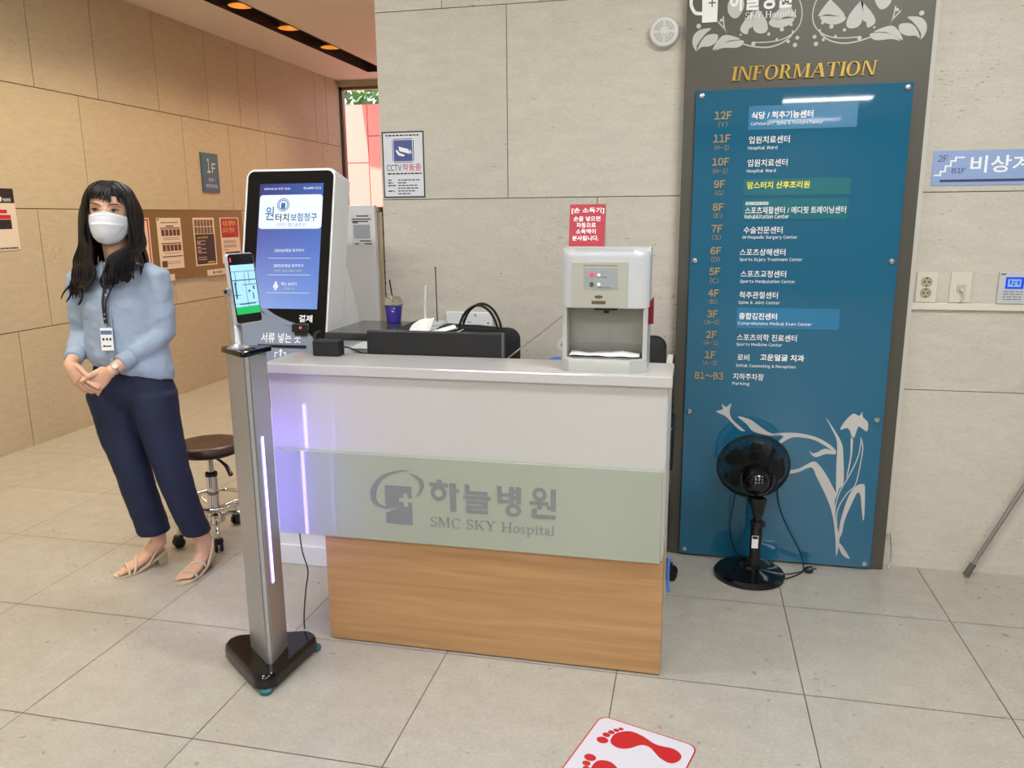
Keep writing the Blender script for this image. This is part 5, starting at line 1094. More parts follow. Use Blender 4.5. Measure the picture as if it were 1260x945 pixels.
inv = lambda x, y: ((Vector((x, y, 0))-FF.o).dot(FF.u), (Vector((x, y, 0))-FF.o).dot(FF.v))
for mir in (False, True):
    g = G(); f_ = (lambda a, b: (a, b)) if not mir else (lambda a, b: (a, -Ls-b))
    P = [f_(*inv(x, y)) for x, y in sole]; g.prism(FF, [(p.x, p.y) for p in catmull([(a, b, 0) for a, b in P], 5)], 0.0019, 0.0023)
    for x, y, r in toes:
        a, b = f_(*inv(x, y)); g.prism(FF, [(a+1.2*r*math.cos(2*PI*k/18), b+r*math.sin(2*PI*k/18)) for k in range(18)], 0.0019, 0.0023)
    g.build('footprint', M_STR, fs)

# ================================================================ LEFT WALL THINGS
fsn = thing('floor_number_sign', 'teal sign reading 1F mounted high on the left wall', 'sign', (XL+0.005, 6.70, 1.92))
g = G(); g.fbox(FL, 6.566, 6.833, 1.750, 2.096, 0.0005, 0.012, 0.002); g.build('plate', mat('sign_teal', (42, 98, 112), 0.4), fsn)
g = G(); g.fbox(FL, 6.570, 6.829, 1.754, 1.895, 0.0121, 0.0126); g.build('lower_band', mat('sign_band', (50, 88, 122), 0.4), fsn)
g = G(); put_latin(g, '1', FL, 6.65, 6.70, 1.985, 0.125, 0.0125, 0.0); put_latin(g, 'F', FL, 6.725, 6.785, 1.965, 0.085, 0.0125, 0.0); put_text(g, '원무 / ', FL, 6.66, 6.76, 1.860, 0.035, 0.0128); put_text(g, '외래진료실', FL, 6.61, 6.79, 1.805, 0.035, 0.0128); g.build('lettering', mat('sign_ink', (206, 222, 226), 0.5), fsn)
pw = thing('wall_poster', 'dark headed white poster with red and black bars at the far left edge', 'poster', (XL+0.004, 4.3, 1.52))
FPw = Frame((XL, 0, 0), (0, 1, 0), (0, 0, 1))
g = G(); g.fbox(FPw, 4.14, 4.467, 1.320, 1.715, 0.0005, 0.004); g.build('sheet', mat('poster_cream', (222, 208, 190), 0.5), pw)
g = G(); g.fbox(FPw, 4.142, 4.465, 1.620, 1.713, 0.0041, 0.0046); g.build('header', mat('poster_dark', (44, 38, 44), 0.5), pw)
g = G(); g.fbox(FPw, 4.20, 4.395, 1.555, 1.578, 0.0041, 0.0046); g.fbox(FPw, 4.18, 4.42, 1.518, 1.545, 0.0041, 0.0046); g.build('red_bar', M_REDINK, pw)
g = G(); g.fbox(FPw, 4.18, 4.42, 1.455, 1.515, 0.0041, 0.0046); rowlines(g, FPw, 4.20, 4.45, [1.333], 0.010, 0.0041, R_); g.build('dark_bar', M_DARKINK, pw)
g = G(); put_text(g, '하늘병원', FPw, 4.375, 4.435, 1.640, 0.022, 0.0048, 0.01); g.prism(FPw, [(4.345, 1.63), (4.362, 1.63), (4.368, 1.655), (4.350, 1.66)], 0.0047, 0.005); g.build('header_lettering', M_WHITEINK, pw)
nb = thing('notice_board', 'long bronze notice board on the left wall behind the woman', 'notice board', (XL+0.01, 6.25, 1.3))
M_BRONZE = mat('bronze_panel', (128, 108, 62), 0.42, metal=0.3)
g = G(); g.prism(FL, rounded_poly([(5.36, 1.005), (7.165, 1.005), (7.165, 1.585), (5.36, 1.585)], 0.03, 4), 0.0005, 0.016, bev=0.002); g.build('board', M_BRONZE, nb)
for a0, a1 in ((6.506, 6.892), (5.66, 6.03)):
    g = G(); g.fbox(FL, a0, a1, 0.995, 1.052, 0.0165, 0.019); tg = g.build('name_strip', mat('strip_cream', (222, 206, 180), 0.5), nb)
    g = G(); put_text(g, '하늘병원', FL, a0+0.14, a0+0.23, 1.024, 0.026, 0.0195, 0.012); g.prism(FL, [(a0+0.09, 1.012), (a0+0.112, 1.012), (a0+0.118, 1.034), (a0+0.095, 1.038)], 0.0192, 0.0195); g.build('strip_lettering', M_DARKINK, tg)
M_PCREAM = mat('poster_paper', (226, 208, 184), 0.5); M_PDK = mat('poster_black', (38, 32, 34), 0.5); M_PBR = mat('poster_photo', (96, 62, 54), 0.6, var=(30, 0.9)); M_PRED = mat('poster_red', (176, 34, 52), 0.5)
def poster(lab, a0, a1):
    t = thing('board_poster', lab, 'poster', (XL+0.017, (a0+a1)/2, 1.3), 'posters on the bronze notice board')
    g = G(); g.fbox(FL, a0, a1, 1.096, 1.521, 0.0165, 0.018); g.build('sheet', M_PCREAM, t); return t
C1 = 0.0181
t = poster('cream poster with a dark red frame on the notice board, half hidden by the woman', 5.42, 5.765)
g = G(); 
for q_ in ((5.43, 5.755, 1.50, 1.512), (5.43, 5.442, 1.11, 1.50), (5.735, 5.75, 1.11, 1.50)): g.fbox(FL, *q_, C1, C1+.0004)
g.build('red_frame', M_PRED, t)
t = poster('cream poster with two rows of photographs, left of the black poster', 5.857, 6.178)
for z0, z1 in ((1.372, 1.425), (1.245, 1.298)):
    g = G()
    for k in range(5): g.fbox(FL, 5.905+0.052*k, 5.948+0.052*k, z0, z1, C1, C1+.0004)
    g.build('photo_row', M_PBR, t)
g = G(); g.fbox(FL, 5.88, 5.95, 1.112, 1.165, C1, C1+.0004); g.build('small_photo', M_PBR, t)
g = G(); rowlines(g, FL, 5.91, 6.14, [1.482], 0.008, C1, R_); rowlines(g, FL, 5.97, 6.08, [1.452], 0.012, C1, R_); rowlines(g, FL, 5.93, 6.14, [1.355, 1.342, 1.228, 1.155, 1.14], 0.004, C1, R_)
for z in (1.432, 1.305, 1.195): g.fbox(FL, 5.895, 6.165, z, z+0.008, C1, C1+.0004)
g.fbox(FL, 5.862, 5.89, 1.503, 1.513, C1, C1+.0004); g.build('print_lines', M_PDK, t)
t = poster('black poster topped by a photo collage, second from the right on the notice board', 6.352, 6.676)
g = G(); g.fbox(FL, 6.368, 6.660, 1.108, 1.375, C1, C1+.0004); g.build('black_field', M_PDK, t)
g = G(); rr_ = random.Random(5)
for k in range(6):
    for j in range(2): g.fbox(FL, 6.37+0.048*k, 6.41+0.048*k, 1.380+0.065*j, 1.438+0.065*j, C1, C1+.0004+0.0001*rr_.random())
g.build('photo_row', mat('collage', (110, 92, 76), 0.6, var=(18, 0.9)), t)
g = G(); put_text(g, '스포츠의학센터', FL, 6.39, 6.56, 1.345, 0.022, C1+.0006, 0.01); g.fbox(FL, 6.53, 6.64, 1.118, 1.128, C1+.0005, C1+.0008); g.build('yellow_lettering', mat('poster_yellow', (214, 190, 70), 0.5), t)
g = G(); rowlines(g, FL, 6.39, 6.52, [1.315, 1.285, 1.245, 1.21, 1.17, 1.15], 0.005, C1+.0005, R_); rowlines(g, FL, 6.39, 6.44, [1.30, 1.26, 1.225], 0.008, C1+.0005, R_); g.build('print_lines', M_PCREAM, t)
t = poster('cream poster with a red top half, at the right end of the notice board', 6.768, 7.088)
g = G(); g.fbox(FL, 6.785, 7.072, 1.335, 1.512, C1, C1+.0004); g.build('red_field', M_PRED, t)
g = G(); put_text(g, '의료 협력의', FL, 6.81, 7.03, 1.467, 0.05, C1+.0006, 0.014); put_text(g, '요가 안내', FL, 6.81, 7.00, 1.405, 0.05, C1+.0006, 0.014); g.build('yellow_lettering', mat('poster_yellow', (214, 190, 70), 0.5), t)
g = G(); rowlines(g, FL, 6.84, 7.0, [1.355], 0.006, C1+.0005, R_); rowlines(g, FL, 6.81, 7.02, [1.302, 1.287, 1.262, 1.247], 0.007, C1, R_); rowlines(g, FL, 6.81, 6.88, [1.222], 0.007, C1, R_); g.fbox(FL, 6.83, 7.07, 1.150, 1.200, C1, C1+.0004); rowlines(g, FL, 6.83, 7.07, [1.13, 1.115], 0.004, C1, R_); g.build('print_lines', M_PDK, t)
# ================================================================ THE PERSON
M_SKIN = bpy.data.materials.new('skin'); M_SKIN.use_nodes = True
b = M_SKIN.node_tree.nodes['Principled BSDF']; b.inputs['Base Color'].default_value = lin((214, 168, 140)); b.inputs['Roughness'].default_value = 0.5
b.inputs['Subsurface Weight'].default_value = 0.12; b.inputs['Subsurface Radius'].default_value = (0.02, 0.008, 0.004)
M_HAIR = mat('hair', (15, 12, 12), 0.48, spec=0.35, var=(40, 0.5, (1, 1, 0.1)))
M_BLOUSE = mat('blouse_blue', (150, 165, 184), 0.75, bump=(45, 0.12))
M_TROU = mat('trouser_navy', (20, 27, 56), 0.8, bump=(220, 0.05))
M_MASK = mat('mask_white', (214, 216, 220), 0.75)
M_SAND = mat('sandal_beige', (204, 186, 160), 0.5)
PX, PY = -2.19, 2.80
pe = thing('person', 'woman in pale blue blouse, navy trousers and white face mask, standing with hands clasped', 'person', (PX, PY, 0))
Zv = Vector((0, 0, 1))
def V(*a): return Vector(a)
# body axes: f = where the chest faces, s = towards her left (right in the photograph)
ta = math.radians(14); Tf = V(math.sin(ta), -math.cos(ta), 0); Ts = V(math.cos(ta), math.sin(ta), 0)
ha = math.radians(25); Hf0 = V(math.sin(ha), -math.cos(ha), 0); Hs0 = V(math.cos(ha), math.sin(ha), 0)
hr = Matrix.Rotation(math.radians(-3), 3, Hf0); Hf, Hs, Hu = Hf0, hr @ Hs0, hr @ Zv
HC = V(-2.274, 2.805, 1.532)
def H(s, f, z): return HC+Hs*(s*1.07)+Hf*f+Hu*z

body = G()
# head: rings from chin to crown (half width, half depth front, half depth back, forward shift, height)
R = []
for z, w, fd, bd_ in ((-0.112, 0.020, 0.064, -0.020), (-0.106, 0.034, 0.080, 0.000), (-0.090, 0.047, 0.090, 0.030), (-0.070, 0.056, 0.092, 0.060), (-0.045, 0.062, 0.092, 0.078), (-0.020, 0.066, 0.091, 0.088), (0.005, 0.069, 0.089, 0.092), (0.030, 0.070, 0.090, 0.095), (0.055, 0.069, 0.088, 0.094), (0.080, 0.062, 0.076, 0.086), (0.100, 0.046, 0.054, 0.066), (0.112, 0.022, 0.026, 0.034)):
    ring = []
    for k in range(28):
        a = 2*PI*k/28; c_, s_ = math.cos(a), math.sin(a)
        f = (fd if s_ > 0 else bd_)*s_
        if s_ < 0 and bd_ < 0.02 and z < -0.095: f = 0.03*s_
        x = w*math.copysign(abs(c_)**0.85, c_)
        ring.append(H(x, f, z))
    R.append(ring)
body.rings(R)
body.tube([H(0, 0.086, 0.020), H(0, 0.096, -0.005), H(0, 0.103, -0.028), H(0, 0.094, -0.036)], [0.007, 0.010, 0.013, 0.008], 10)     # nose
for sg in (-1, 1):
    body.tube([H(0.010*sg, 0.091, 0.030), H(0.034*sg, 0.087, 0.034), H(0.054*sg, 0.068, 0.028)], [0.004, 0.0055, 0.003], 8)           # brow
    body.ball(H(0.072*sg, -0.004, -0.006), 0.008, 0.016, 0.028, 10, 8)                                                               # ear
body.tube([H(-0.016, 0.086, -0.066), H(0, 0.094, -0.064), H(0.016, 0.086, -0.066)], 0.007, 8)                                          # lips
NB = V(-2.285, 2.83, 1.335)
body.limb([(NB-Zv*0.03, 0.052, 0.046, Ts, Tf), (NB+Zv*0.01, 0.050, 0.047, Ts, Tf), (NB+Zv*0.05+Tf*0.012, 0.048, 0.048, Ts, Tf), (HC-Zv*0.06-Hf*0.010, 0.050, 0.052, Ts, Tf)], 20)
# trunk under the clothes
CH = V(-2.285, 2.825, 0)
def trunk(dx, dy, z, rx, ry): return (V(CH.x+dx, CH.y+dy, z), rx, ry, Ts, Tf)
body.limb([trunk(0.0, 0, 0.78, 0.120, 0.075), trunk(0.0, 0, 0.86, 0.125, 0.080), trunk(0, 0, 0.98, 0.105, 0.075), trunk(0, 0, 1.10, 0.112, 0.082), trunk(0, 0, 1.20, 0.115, 0.075), trunk(0, 0, 1.27, 0.105, 0.052), trunk(0, 0, 1.32, 0.060, 0.044)], 20)
# arms
SL, EL, WL = V(-2.140, 2.865, 1.282), V(-2.142, 2.868, 1.040), V(-2.240, 2.658, 0.917)
SR, ER, WR = V(-2.452, 2.795, 1.272), V(-2.488, 2.832, 1.030), V(-2.415, 2.648, 0.938)
body.tube([SL-Ts*0.05-Zv*0.02, SL-Zv*0.012, SL.lerp(EL, 0.5), EL, EL.lerp(WL, 0.35), EL.lerp(WL, 0.8), WL], [0.032, 0.036, 0.036, 0.033, 0.034, 0.026, 0.0235], 14)
body.tube([SR+Ts*0.05-Zv*0.02, SR-Zv*0.012, SR.lerp(ER, 0.5), ER, ER.lerp(WR, 0.35), ER.lerp(WR, 0.8), WR], [0.032, 0.036, 0.036, 0.033, 0.034, 0.026, 0.0235], 14)
# legs
HPR, KR, AR = V(-2.355, 2.815, 0.78), V(-2.295, 2.80, 0.44), V(-2.262, 2.862, 0.125)
HPL, KL, AL = V(-2.205, 2.835, 0.78), V(-2.120, 2.822, 0.44), V(-2.058, 2.885, 0.125)
for h_, k_, a_ in ((HPR, KR, AR), (HPL, KL, AL)):
    body.tube([h_, h_.lerp(k_, 0.5), k_, k_.lerp(a_, 0.35)+V(0, 0.012, 0), k_.lerp(a_, 0.75), a_, a_-V(0, 0, 0.03)], [0.066, 0.062, 0.050, 0.050, 0.036, 0.031, 0.032], 16)

def hand(g, wrist, d, n, side, curls, spread=1.0, L=1.0, thumb_dir=None, thumb_curl=0.3):
    """d: wrist to knuckles; n: out of the back of the hand; side: towards the thumb."""
    d = d.normalized(); n = (n-d*n.dot(d)).normalized(); t = side-d*side.dot(d)-n*side.dot(n); t.normalize()
    secs = [(wrist-d*0.012, 0.023, 0.020, t, n), (wrist+d*0.012, 0.025, 0.0185, t, n), (wrist+d*0.035+t*0.002, 0.034, 0.0165, t, n), (wrist+d*0.060+t*0.001, 0.038, 0.0140, t, n), (wrist+d*0.080, 0.0375, 0.0115, t, n)]
    g.limb(secs, 18)
    lens = ((0.040, 0.024, 0.020), (0.044, 0.027, 0.021), (0.041, 0.025, 0.020), (0.032, 0.019, 0.017))
    for k in range(4):
        off = (0.029-0.0193*k)
        base = wrist+d*(0.072+0.004*(1-abs(k-1.2)))+t*off
        dirv = (d+t*(0.10*spread*(1.2-k))).normalized()
        p = base-dirv*0.01; P = [p, base]; r = 0.0092-0.0007*max(0, k-1)
        rr_ = [r, r*1.02]; ang = 0.0; cv = curls[k] if isinstance(curls[k], (list, tuple)) else (curls[k],)*3
        q = base
        for j in range(3):
            ang += cv[j]; v = dirv*math.cos(ang)-n*math.sin(ang)
            q = q+v*lens[k][j]*L; P.append(q); rr_.append(r*(0.94-0.09*j))
        g.tube(P, rr_, 10)
        g.ball(P[-1], rr_[-1]*0.98, None, None, 10, 8)
    tb = wrist+d*0.022+t*0.026-n*0.004
    td = (thumb_dir if thumb_dir is not None else (d*0.75+t*0.65-n*0.15)).normalized()
    q1 = tb+td*0.034; v2 = (td*math.cos(thumb_curl)+(d-td*d.dot(td)).normalized()*math.sin(thumb_curl)).normalized(); q2 = q1+v2*0.030; q3 = q2+v2*0.022
    g.tube([wrist+d*0.008+t*0.012, tb, q1, q2, q3], [0.013, 0.0135, 0.0115, 0.0098, 0.0082], 10); g.ball(q3, 0.0080, None, None, 10, 8)
# her left hand lies below, her right hand closes over it
hl_d = V(-0.80, -0.15, -0.58).normalized()
body_l = G()
hand(body, WL, hl_d, V(0.25, -0.90, 0.05), V(0.1, 0.1, 1.0) if False else V(-0.45, -0.2, 0.85), [0.22, 0.25, 0.28, 0.3], L=0.95, thumb_dir=V(-0.55, -0.55, -0.35), thumb_curl=0.2)
hr_d = V(0.66, -0.18, -0.74).normalized()
hand(body, WR+V(0.0, -0.004, 0), hr_d, V(-0.25, -0.95, 0.05), V(0.75, -0.15, 0.65), [(0.10, 0.25, 0.15), (0.20, 0.45, 0.30), (0.28, 0.55, 0.4), (0.35, 0.6, 0.4)], spread=1.3, thumb_dir=V(0.86, -0.30, -0.28), thumb_curl=0.25)

# feet on raised heels: axis from heel to toe
def foot(g, heel, toe, side):
    """returns a function (along 0..1, across -1..1, height above the foot bed) -> point"""
    L_ = (toe-heel); d = L_.normalized(); t = V(-d.y, d.x, 0)*side         # t: towards the little toe
    ln = L_.length
    def bedz(u): return 0.010+0.050*max(0.0, 1-u/0.62)**1.15 if u < 0.62 else 0.010
    def half(u): return 0.027+0.013*math.sin(min(1, u/0.7)*PI/2) if u < 0.72 else 0.040-0.016*((u-0.72)/0.28)**2
    def hgt(u): return 0.052*(1-u)**0.9+0.016
    def P(u, w, h): return heel+d*(ln*u)+t*(half(u)*w+0.006*math.sin(PI*u))+Zv*(bedz(u)+h)
    g.limb([(P(u, 0, hgt(u)*0.5), half(u)*0.86, hgt(u)*0.5, t, Zv) for u in (0.03, 0.10, 0.22, 0.36, 0.50, 0.62, 0.72, 0.80)], 16)
    for k in range(5):
        w = -0.72+0.36*k; u1 = 0.975-0.030*k-(0.005 if k == 0 else 0); r = 0.0098 if k == 0 else 0.0054
        g.tube([P(0.74, w*0.9, 0.012), P(0.86-0.02*k, w*0.95, 0.014), P(u1-0.02, w*0.92, 0.009)], [r, r*1.02, r*0.95], 10); g.ball(P(u1-0.012, w*0.92, 0.009), r*0.95, None, None, 10, 8)
    return P, d, t, ln, half, bedz, hgt
fR = foot(body, V(-2.266, 2.893, 0), V(-2.366, 2.703, 0), -1)
fL = foot(body, V(-2.050, 2.918, 0), V(-2.054, 2.700, 0), 1)
for F_, a_ in ((fR, AR), (fL, AL)):
    body.tube([a_+V(0, 0, 0.03), a_, F_[0](0.12, 0, 0.035), F_[0](0.10, 0, 0.012)], [0.032, 0.033, 0.031, 0.025], 14)
    body.tube([a_+V(0, -0.005, -0.01), F_[0](0.30, 0, 0.035), F_[0](0.5, 0, 0.022)], [0.030, 0.026, 0.022], 12)
bo = body.build('body', M_SKIN, pe, None, [('REMESH', dict(mode='VOXEL', voxel_size=0.0028)), ('SMOOTH', dict(factor=0.5, iterations=4))])

# eyes
M_EYEW = mat('eye_white', (196, 180, 170), 0.5); M_IRIS = mat('iris', (24, 15, 12), 0.45); M_LASH = mat('lash', (22, 16, 15), 0.6); M_BROW = mat('brow', (62, 44, 36), 0.7)
for sg in (-1, 1):
    ec = H(0.0318*sg, 0.0775, 0.011)
    g = G()
    R = []
    g.rings([[ec+Hs*(0.0135*r_*math.cos(2*PI*k/20))+Hu*((0.0052 if math.sin(2*PI*k/20) > 0 else 0.0040)*r_*math.sin(2*PI*k/20))+Hf*(0.0185-0.006*r_*r_-0.010*abs(r_*math.cos(2*PI*k/20))*0.6) for k in range(20)] for r_ in (0.05, 0.4, 0.7, 1.0)]); ey = g.build('eye', M_EYEW, pe, 60)
    g = G(); g.rings([[ec+Hs*(r_*math.cos(2*PI*k/18)-0.0012)+Hu*(r_*0.88*math.sin(2*PI*k/18)+0.0006)+Hf*0.0192 for k in range(18)] for r_ in (0.0003, 0.0064)], cap=False); g.build('iris', M_IRIS, ey)
    g = G(); g.tube([H((0.0318-0.0150)*sg, 0.0905, 0.0108), H((0.0318-0.006)*sg, 0.0965, 0.0164), H((0.0318+0.004)*sg, 0.0955, 0.0168), H((0.0318+0.0155)*sg, 0.0845, 0.0130)], [0.0010, 0.0024, 0.0026, 0.0014], 6); g.build('eyelid_line', M_LASH, ey, 60)
    g = G(); g.tube([H((0.0318-0.018)*sg, 0.094, 0.0315), H((0.0318-0.004)*sg, 0.0945, 0.036), H((0.0318+0.010)*sg, 0.0895, 0.0365), H((0.0318+0.022)*sg, 0.0775, 0.0315)], [0.0014, 0.0020, 0.0017, 0.0007], 8, flat=1.0); g.build('eyebrow', M_BROW, pe, 60)

# face mask: upper, middle and lower panel
rows = [(-0.118, 0.020, 0.084, 0.066), (-0.110, 0.036, 0.096, 0.066), (-0.094, 0.052, 0.110, 0.058), (-0.074, 0.062, 0.119, 0.048), (-0.054, 0.068, 0.124, 0.040), (-0.041, 0.0705, 0.128, 0.036), (-0.0385, 0.071, 0.123, 0.036), (-0.022, 0.071, 0.119, 0.037), (-0.008, 0.068, 0.116, 0.042), (0.001, 0.056, 0.111, 0.058), (0.006, 0.034, 0.108, 0.082), (0.008, 0.016, 0.106, 0.098)]
def mask_pt(u, v):
    x = v*(len(rows)-1); i = min(int(x), len(rows)-2); t = x-i
    z, w, fc, fe = [rows[i][k]*(1-t)+rows[i+1][k]*t for k in range(4)]
    s = (2*u-1); e = abs(s)**2.2
    f = fc*(1-e)+fe*e
    if v > 0.55: f += 0.0022*math.sin(v*60)*(1-abs(s))*min(1, (v-0.55)*6)
    zz = z-0.010*abs(s)**2*(1 if v > 0.4 else 0.2)*v
    return H(w*s, f, zz)
g = G(); g.grid(mask_pt, 26, 33); mk = g.build('face_mask', M_MASK, pe, 70, [('SOLIDIFY', dict(thickness=0.002, offset=0))])
g = G()
for sg in (-1, 1):
    g.tube([H(0.066*sg, 0.045, -0.012), H(0.074*sg, 0.020, 0.000), H(0.079*sg, -0.008, 0.012)], 0.0015, 6); g.tube([H(0.062*sg, 0.050, -0.075), H(0.074*sg, 0.020, -0.045), H(0.079*sg, -0.010, -0.02)], 0.0015, 6)
g.build('ear_loop', M_MASK, mk, 60)
g = G(); q0, q1 = mask_pt(0.80, 0.24), mask_pt(0.90, 0.42)
for k in range(7): p = q0.lerp(q1, k/6)+Hf*0.0035+Hs*0.002; g.ball(p, 0.0016, 0.0016, 0.0022, 6, 4)
g.build('mask_print', mat('mask_grey_print', (150, 152, 156), 0.7), mk)

# hair: a cap over the skull, long wavy locks, a thin fringe
hair = G()
R = []
for z, w, fr_, bk in ((0.022, 0.080, 0.020, 0.104), (0.050, 0.083, 0.060, 0.108), (0.072, 0.080, 0.088, 0.105), (0.092, 0.070, 0.082, 0.094), (0.110, 0.053, 0.062, 0.074), (0.121, 0.030, 0.036, 0.044), (0.125, 0.006, 0.008, 0.010)):
    R.append([H(w*math.cos(2*PI*k/30), (fr_ if math.sin(2*PI*k/30) > 0 else bk)*math.sin(2*PI*k/30), z) for k in range(30)])
hair.rings(R)
rnd = random.Random(11)
def lock(pts, r0, r1, n=8, flat=0.55):
    P = catmull(pts, 5, False); N = len(P)
    rr_ = [(r0+(r1-r0)*(i/(N-1)))*min(1.0, 0.45+3.0*i/(N-1))*min(1.0, (1.02-i/(N-1))*7) for i in range(N)]
    hair.tube(P, rr_, n, flat=flat)
# back and sides: angle round the head measured from the face (0) to the back (pi)
for sg in (-1, 1):
    for k in range(15):
        a = math.radians(62+118*k/14); layer = rnd.uniform(-0.003, 0.005)
        ca, sa = math.cos(a), math.sin(a)
        def hp(rw, rf, z): return H(sg*sa*rw, ca*rf, z)
        end = 1.30+0.06*rnd.random() if a > 2.2 else 1.27
        top = H(sg*sa*0.02, 0.012+ca*0.03, 0.124)
        pts = [top, hp(0.060, 0.074, 0.102), hp(0.082+layer, 0.098, 0.050), hp(0.088+layer, 0.106, -0.02), hp(0.094+layer, 0.108, -0.085)]
        base = HC+Hs*(sg*sa*0.095)+Hf*(ca*0.100)
        wob = 0.008*rnd.uniform(-1, 1)
        pts += [V(base.x+wob, base.y+wob, 1.40), V(base.x+sg*0.012+wob, base.y+0.008, 1.34), V(base.x+sg*0.006-wob, base.y+0.015, end)]
        lock(pts, 0.017, 0.009)
# bunch falling in front of her right shoulder (left in the photograph)
for k in range(28):
    t = k/27
    a0 = H(-0.030-0.025*t, 0.030-0.02*t, 0.115-0.012*t); a1_ = H(-0.070-0.012*t, 0.045-0.055*t, 0.060)
    a2_ = H(-0.0765-0.030*t, 0.045-0.065*t, 0.0); a3 = H(-0.071-0.040*t, 0.048-0.06*t, -0.065); a4 = H(-0.058-0.055*t, 0.060-0.06*t, -0.13)
    w = rnd.uniform(-1, 1)
    x0, x1 = -2.300, -2.470
    e1 = V(-2.312-0.125*t+0.006*w, 2.722+0.05*t, 1.350); e2 = V(-2.304-0.138*t-0.012*w, 2.702+0.05*t, 1.295); e3 = V(-2.318-0.125*t+0.014*w, 2.690+0.05*t, 1.245+0.01*w); e4 = V(-2.352-0.105*t-0.018*w, 2.685+0.05*t, 1.190+0.03*rnd.random()+0.045*(1-t)**3)
    lock([a0, a1_, a2_, a3, a4, e1, e2, e3, e4], 0.0155, 0.0075)
# bunch on the other side, sweeping in front of the chest
for k in range(28):
    t = k/27; w = rnd.uniform(-1, 1)
    a0 = H(0.022+0.035*t, 0.032-0.02*t, 0.117-0.012*t); a1_ = H(0.066+0.016*t, 0.050-0.060*t, 0.062)
    a2_ = H(0.0765+0.024*t, 0.046-0.066*t, 0.0); a3 = H(0.074+0.030*t, 0.050-0.06*t, -0.065); a4 = H(0.066+0.048*t, 0.062-0.05*t, -0.125)
    e1 = V(-2.222+0.075*t+0.005*w, 2.715+0.05*t, 1.365); e2 = V(-2.242+0.090*t-0.008*w, 2.692+0.05*t, 1.315); e3 = V(-2.246+0.080*t+0.010*w, 2.680+0.05*t, 1.275+0.01*w); e4 = V(-2.232+0.050*t-0.010*w, 2.674+0.05*t, 1.222+0.06*t+0.015*rnd.random())
    lock([a0, a1_, a2_, a3, a4, e1, e2, e3, e4], 0.0150, 0.0070)
# loose tips
for (p0_, p1_, p2_) in ((V(-2.42, 2.72, 1.26), V(-2.455, 2.71, 1.225), V(-2.470, 2.705, 1.195)), (V(-2.42, 2.71, 1.24), V(-2.42, 2.70, 1.21), V(-2.440, 2.695, 1.185)), (V(-2.37, 2.70, 1.23), V(-2.36, 2.69, 1.20), V(-2.375, 2.685, 1.175)), (V(-2.15, 2.76, 1.37), V(-2.135, 2.76, 1.34), V(-2.115, 2.755, 1.325)), (V(-2.17, 2.74, 1.33), V(-2.15, 2.735, 1.30), V(-2.145, 2.73, 1.275))):
    lock([p0_, p1_, p2_], 0.008, 0.003)
# fringe: locks from the parting down the forehead, sweeping to both sides
ff = lambda s: 0.094*math.sqrt(max(0.04, 1-(s/0.080)**2))
for k in range(21):
    t = k/20; s0 = -0.022+0.058*t; j = rnd.uniform(-1, 1)
    if t < 0.66: s1, z1 = -0.064+0.082*t/0.66, 0.034+0.016*math.sin(PI*t/0.66)+0.004*j
    elif t < 0.80: s1, z1 = 0.020+0.006*j, 0.040+0.003*j
    else: s1, z1 = 0.046+0.024*(t-0.80)/0.20, 0.040-0.020*(t-0.80)/0.20
    sm = s0*0.35+s1*0.65
    lock([H(s0*0.6, 0.030, 0.122), H(s0, 0.066, 0.109), H(sm-0.003*j, ff(sm)*0.98, 0.080), H(s1, ff(s1)+0.003, z1)], 0.0078, 0.0022, flat=0.40)
for sg in (-1, 1):
    for k in range(5):
        lock([H(0.03*sg, 0.045, 0.118), H((0.060+0.004*k)*sg, 0.060-0.012*k, 0.080), H((0.068+0.003*k)*sg, 0.056-0.012*k, 0.035), H((0.0705+0.003*k)*sg, 0.052-0.010*k, -0.010), H((0.072+0.004*k)*sg, 0.050-0.01*k, -0.06)], 0.010, 0.006)
hair.build('hair', M_HAIR, pe, 60)

# blouse: trunk, full sleeves gathered at the cuffs
bl = G()
def tr(dx, dy, z, rx, ry, tilt=0.0): return (V(CH.x+dx, CH.y+dy, z), rx, ry, Ts+Zv*tilt, Tf)
bl.limb([tr(0.014, 0.004, 0.893, 0.168, 0.112, -0.26), tr(0.012, 0.0, 0.925, 0.174, 0.116, -0.18), tr(0.006, -0.002, 0.97, 0.168, 0.116, -0.08), tr(-0.002, -0.004, 1.06, 0.152, 0.110), tr(-0.006, -0.006, 1.16, 0.150, 0.114), tr(-0.008, -0.003, 1.22, 0.152, 0.106), tr(-0.008, 0, 1.268, 0.150, 0.086), tr(-0.006, 0, 1.300, 0.118, 0.070), tr(0, 0.002, 1.338, 0.066, 0.056)], 28)
def sleeve(S, E_, W_, inward):
    c = E_.lerp(W_, 0.62)
    bl.tube([S+inward*0.075, S+inward*0.03+Zv*0.006, S, S.lerp(E_, 0.3), S.lerp(E_, 0.65), E_+V(0, 0, 0.01), E_.lerp(W_, 0.22)-V(0, 0, 0.004), E_.lerp(W_, 0.46)-V(0, 0, 0.004), c], [0.046, 0.050, 0.052, 0.056, 0.058, 0.056, 0.052, 0.050, 0.037], 18)
sleeve(SL, EL, WL, -Ts); sleeve(SR, ER, WR, Ts)
tex = bpy.data.textures.new('cloth_folds', 'CLOUDS'); tex.noise_scale = 0.055; tex.noise_depth = 2
blo = bl.build('blouse', M_BLOUSE, pe, None, [('REMESH', dict(mode='VOXEL', voxel_size=0.006)), ('SMOOTH', dict(factor=0.5, iterations=8)), ('DISPLACE', dict(texture=tex, strength=0.015, mid_level=0.5)), ('SMOOTH', dict(factor=0.5, iterations=2))])
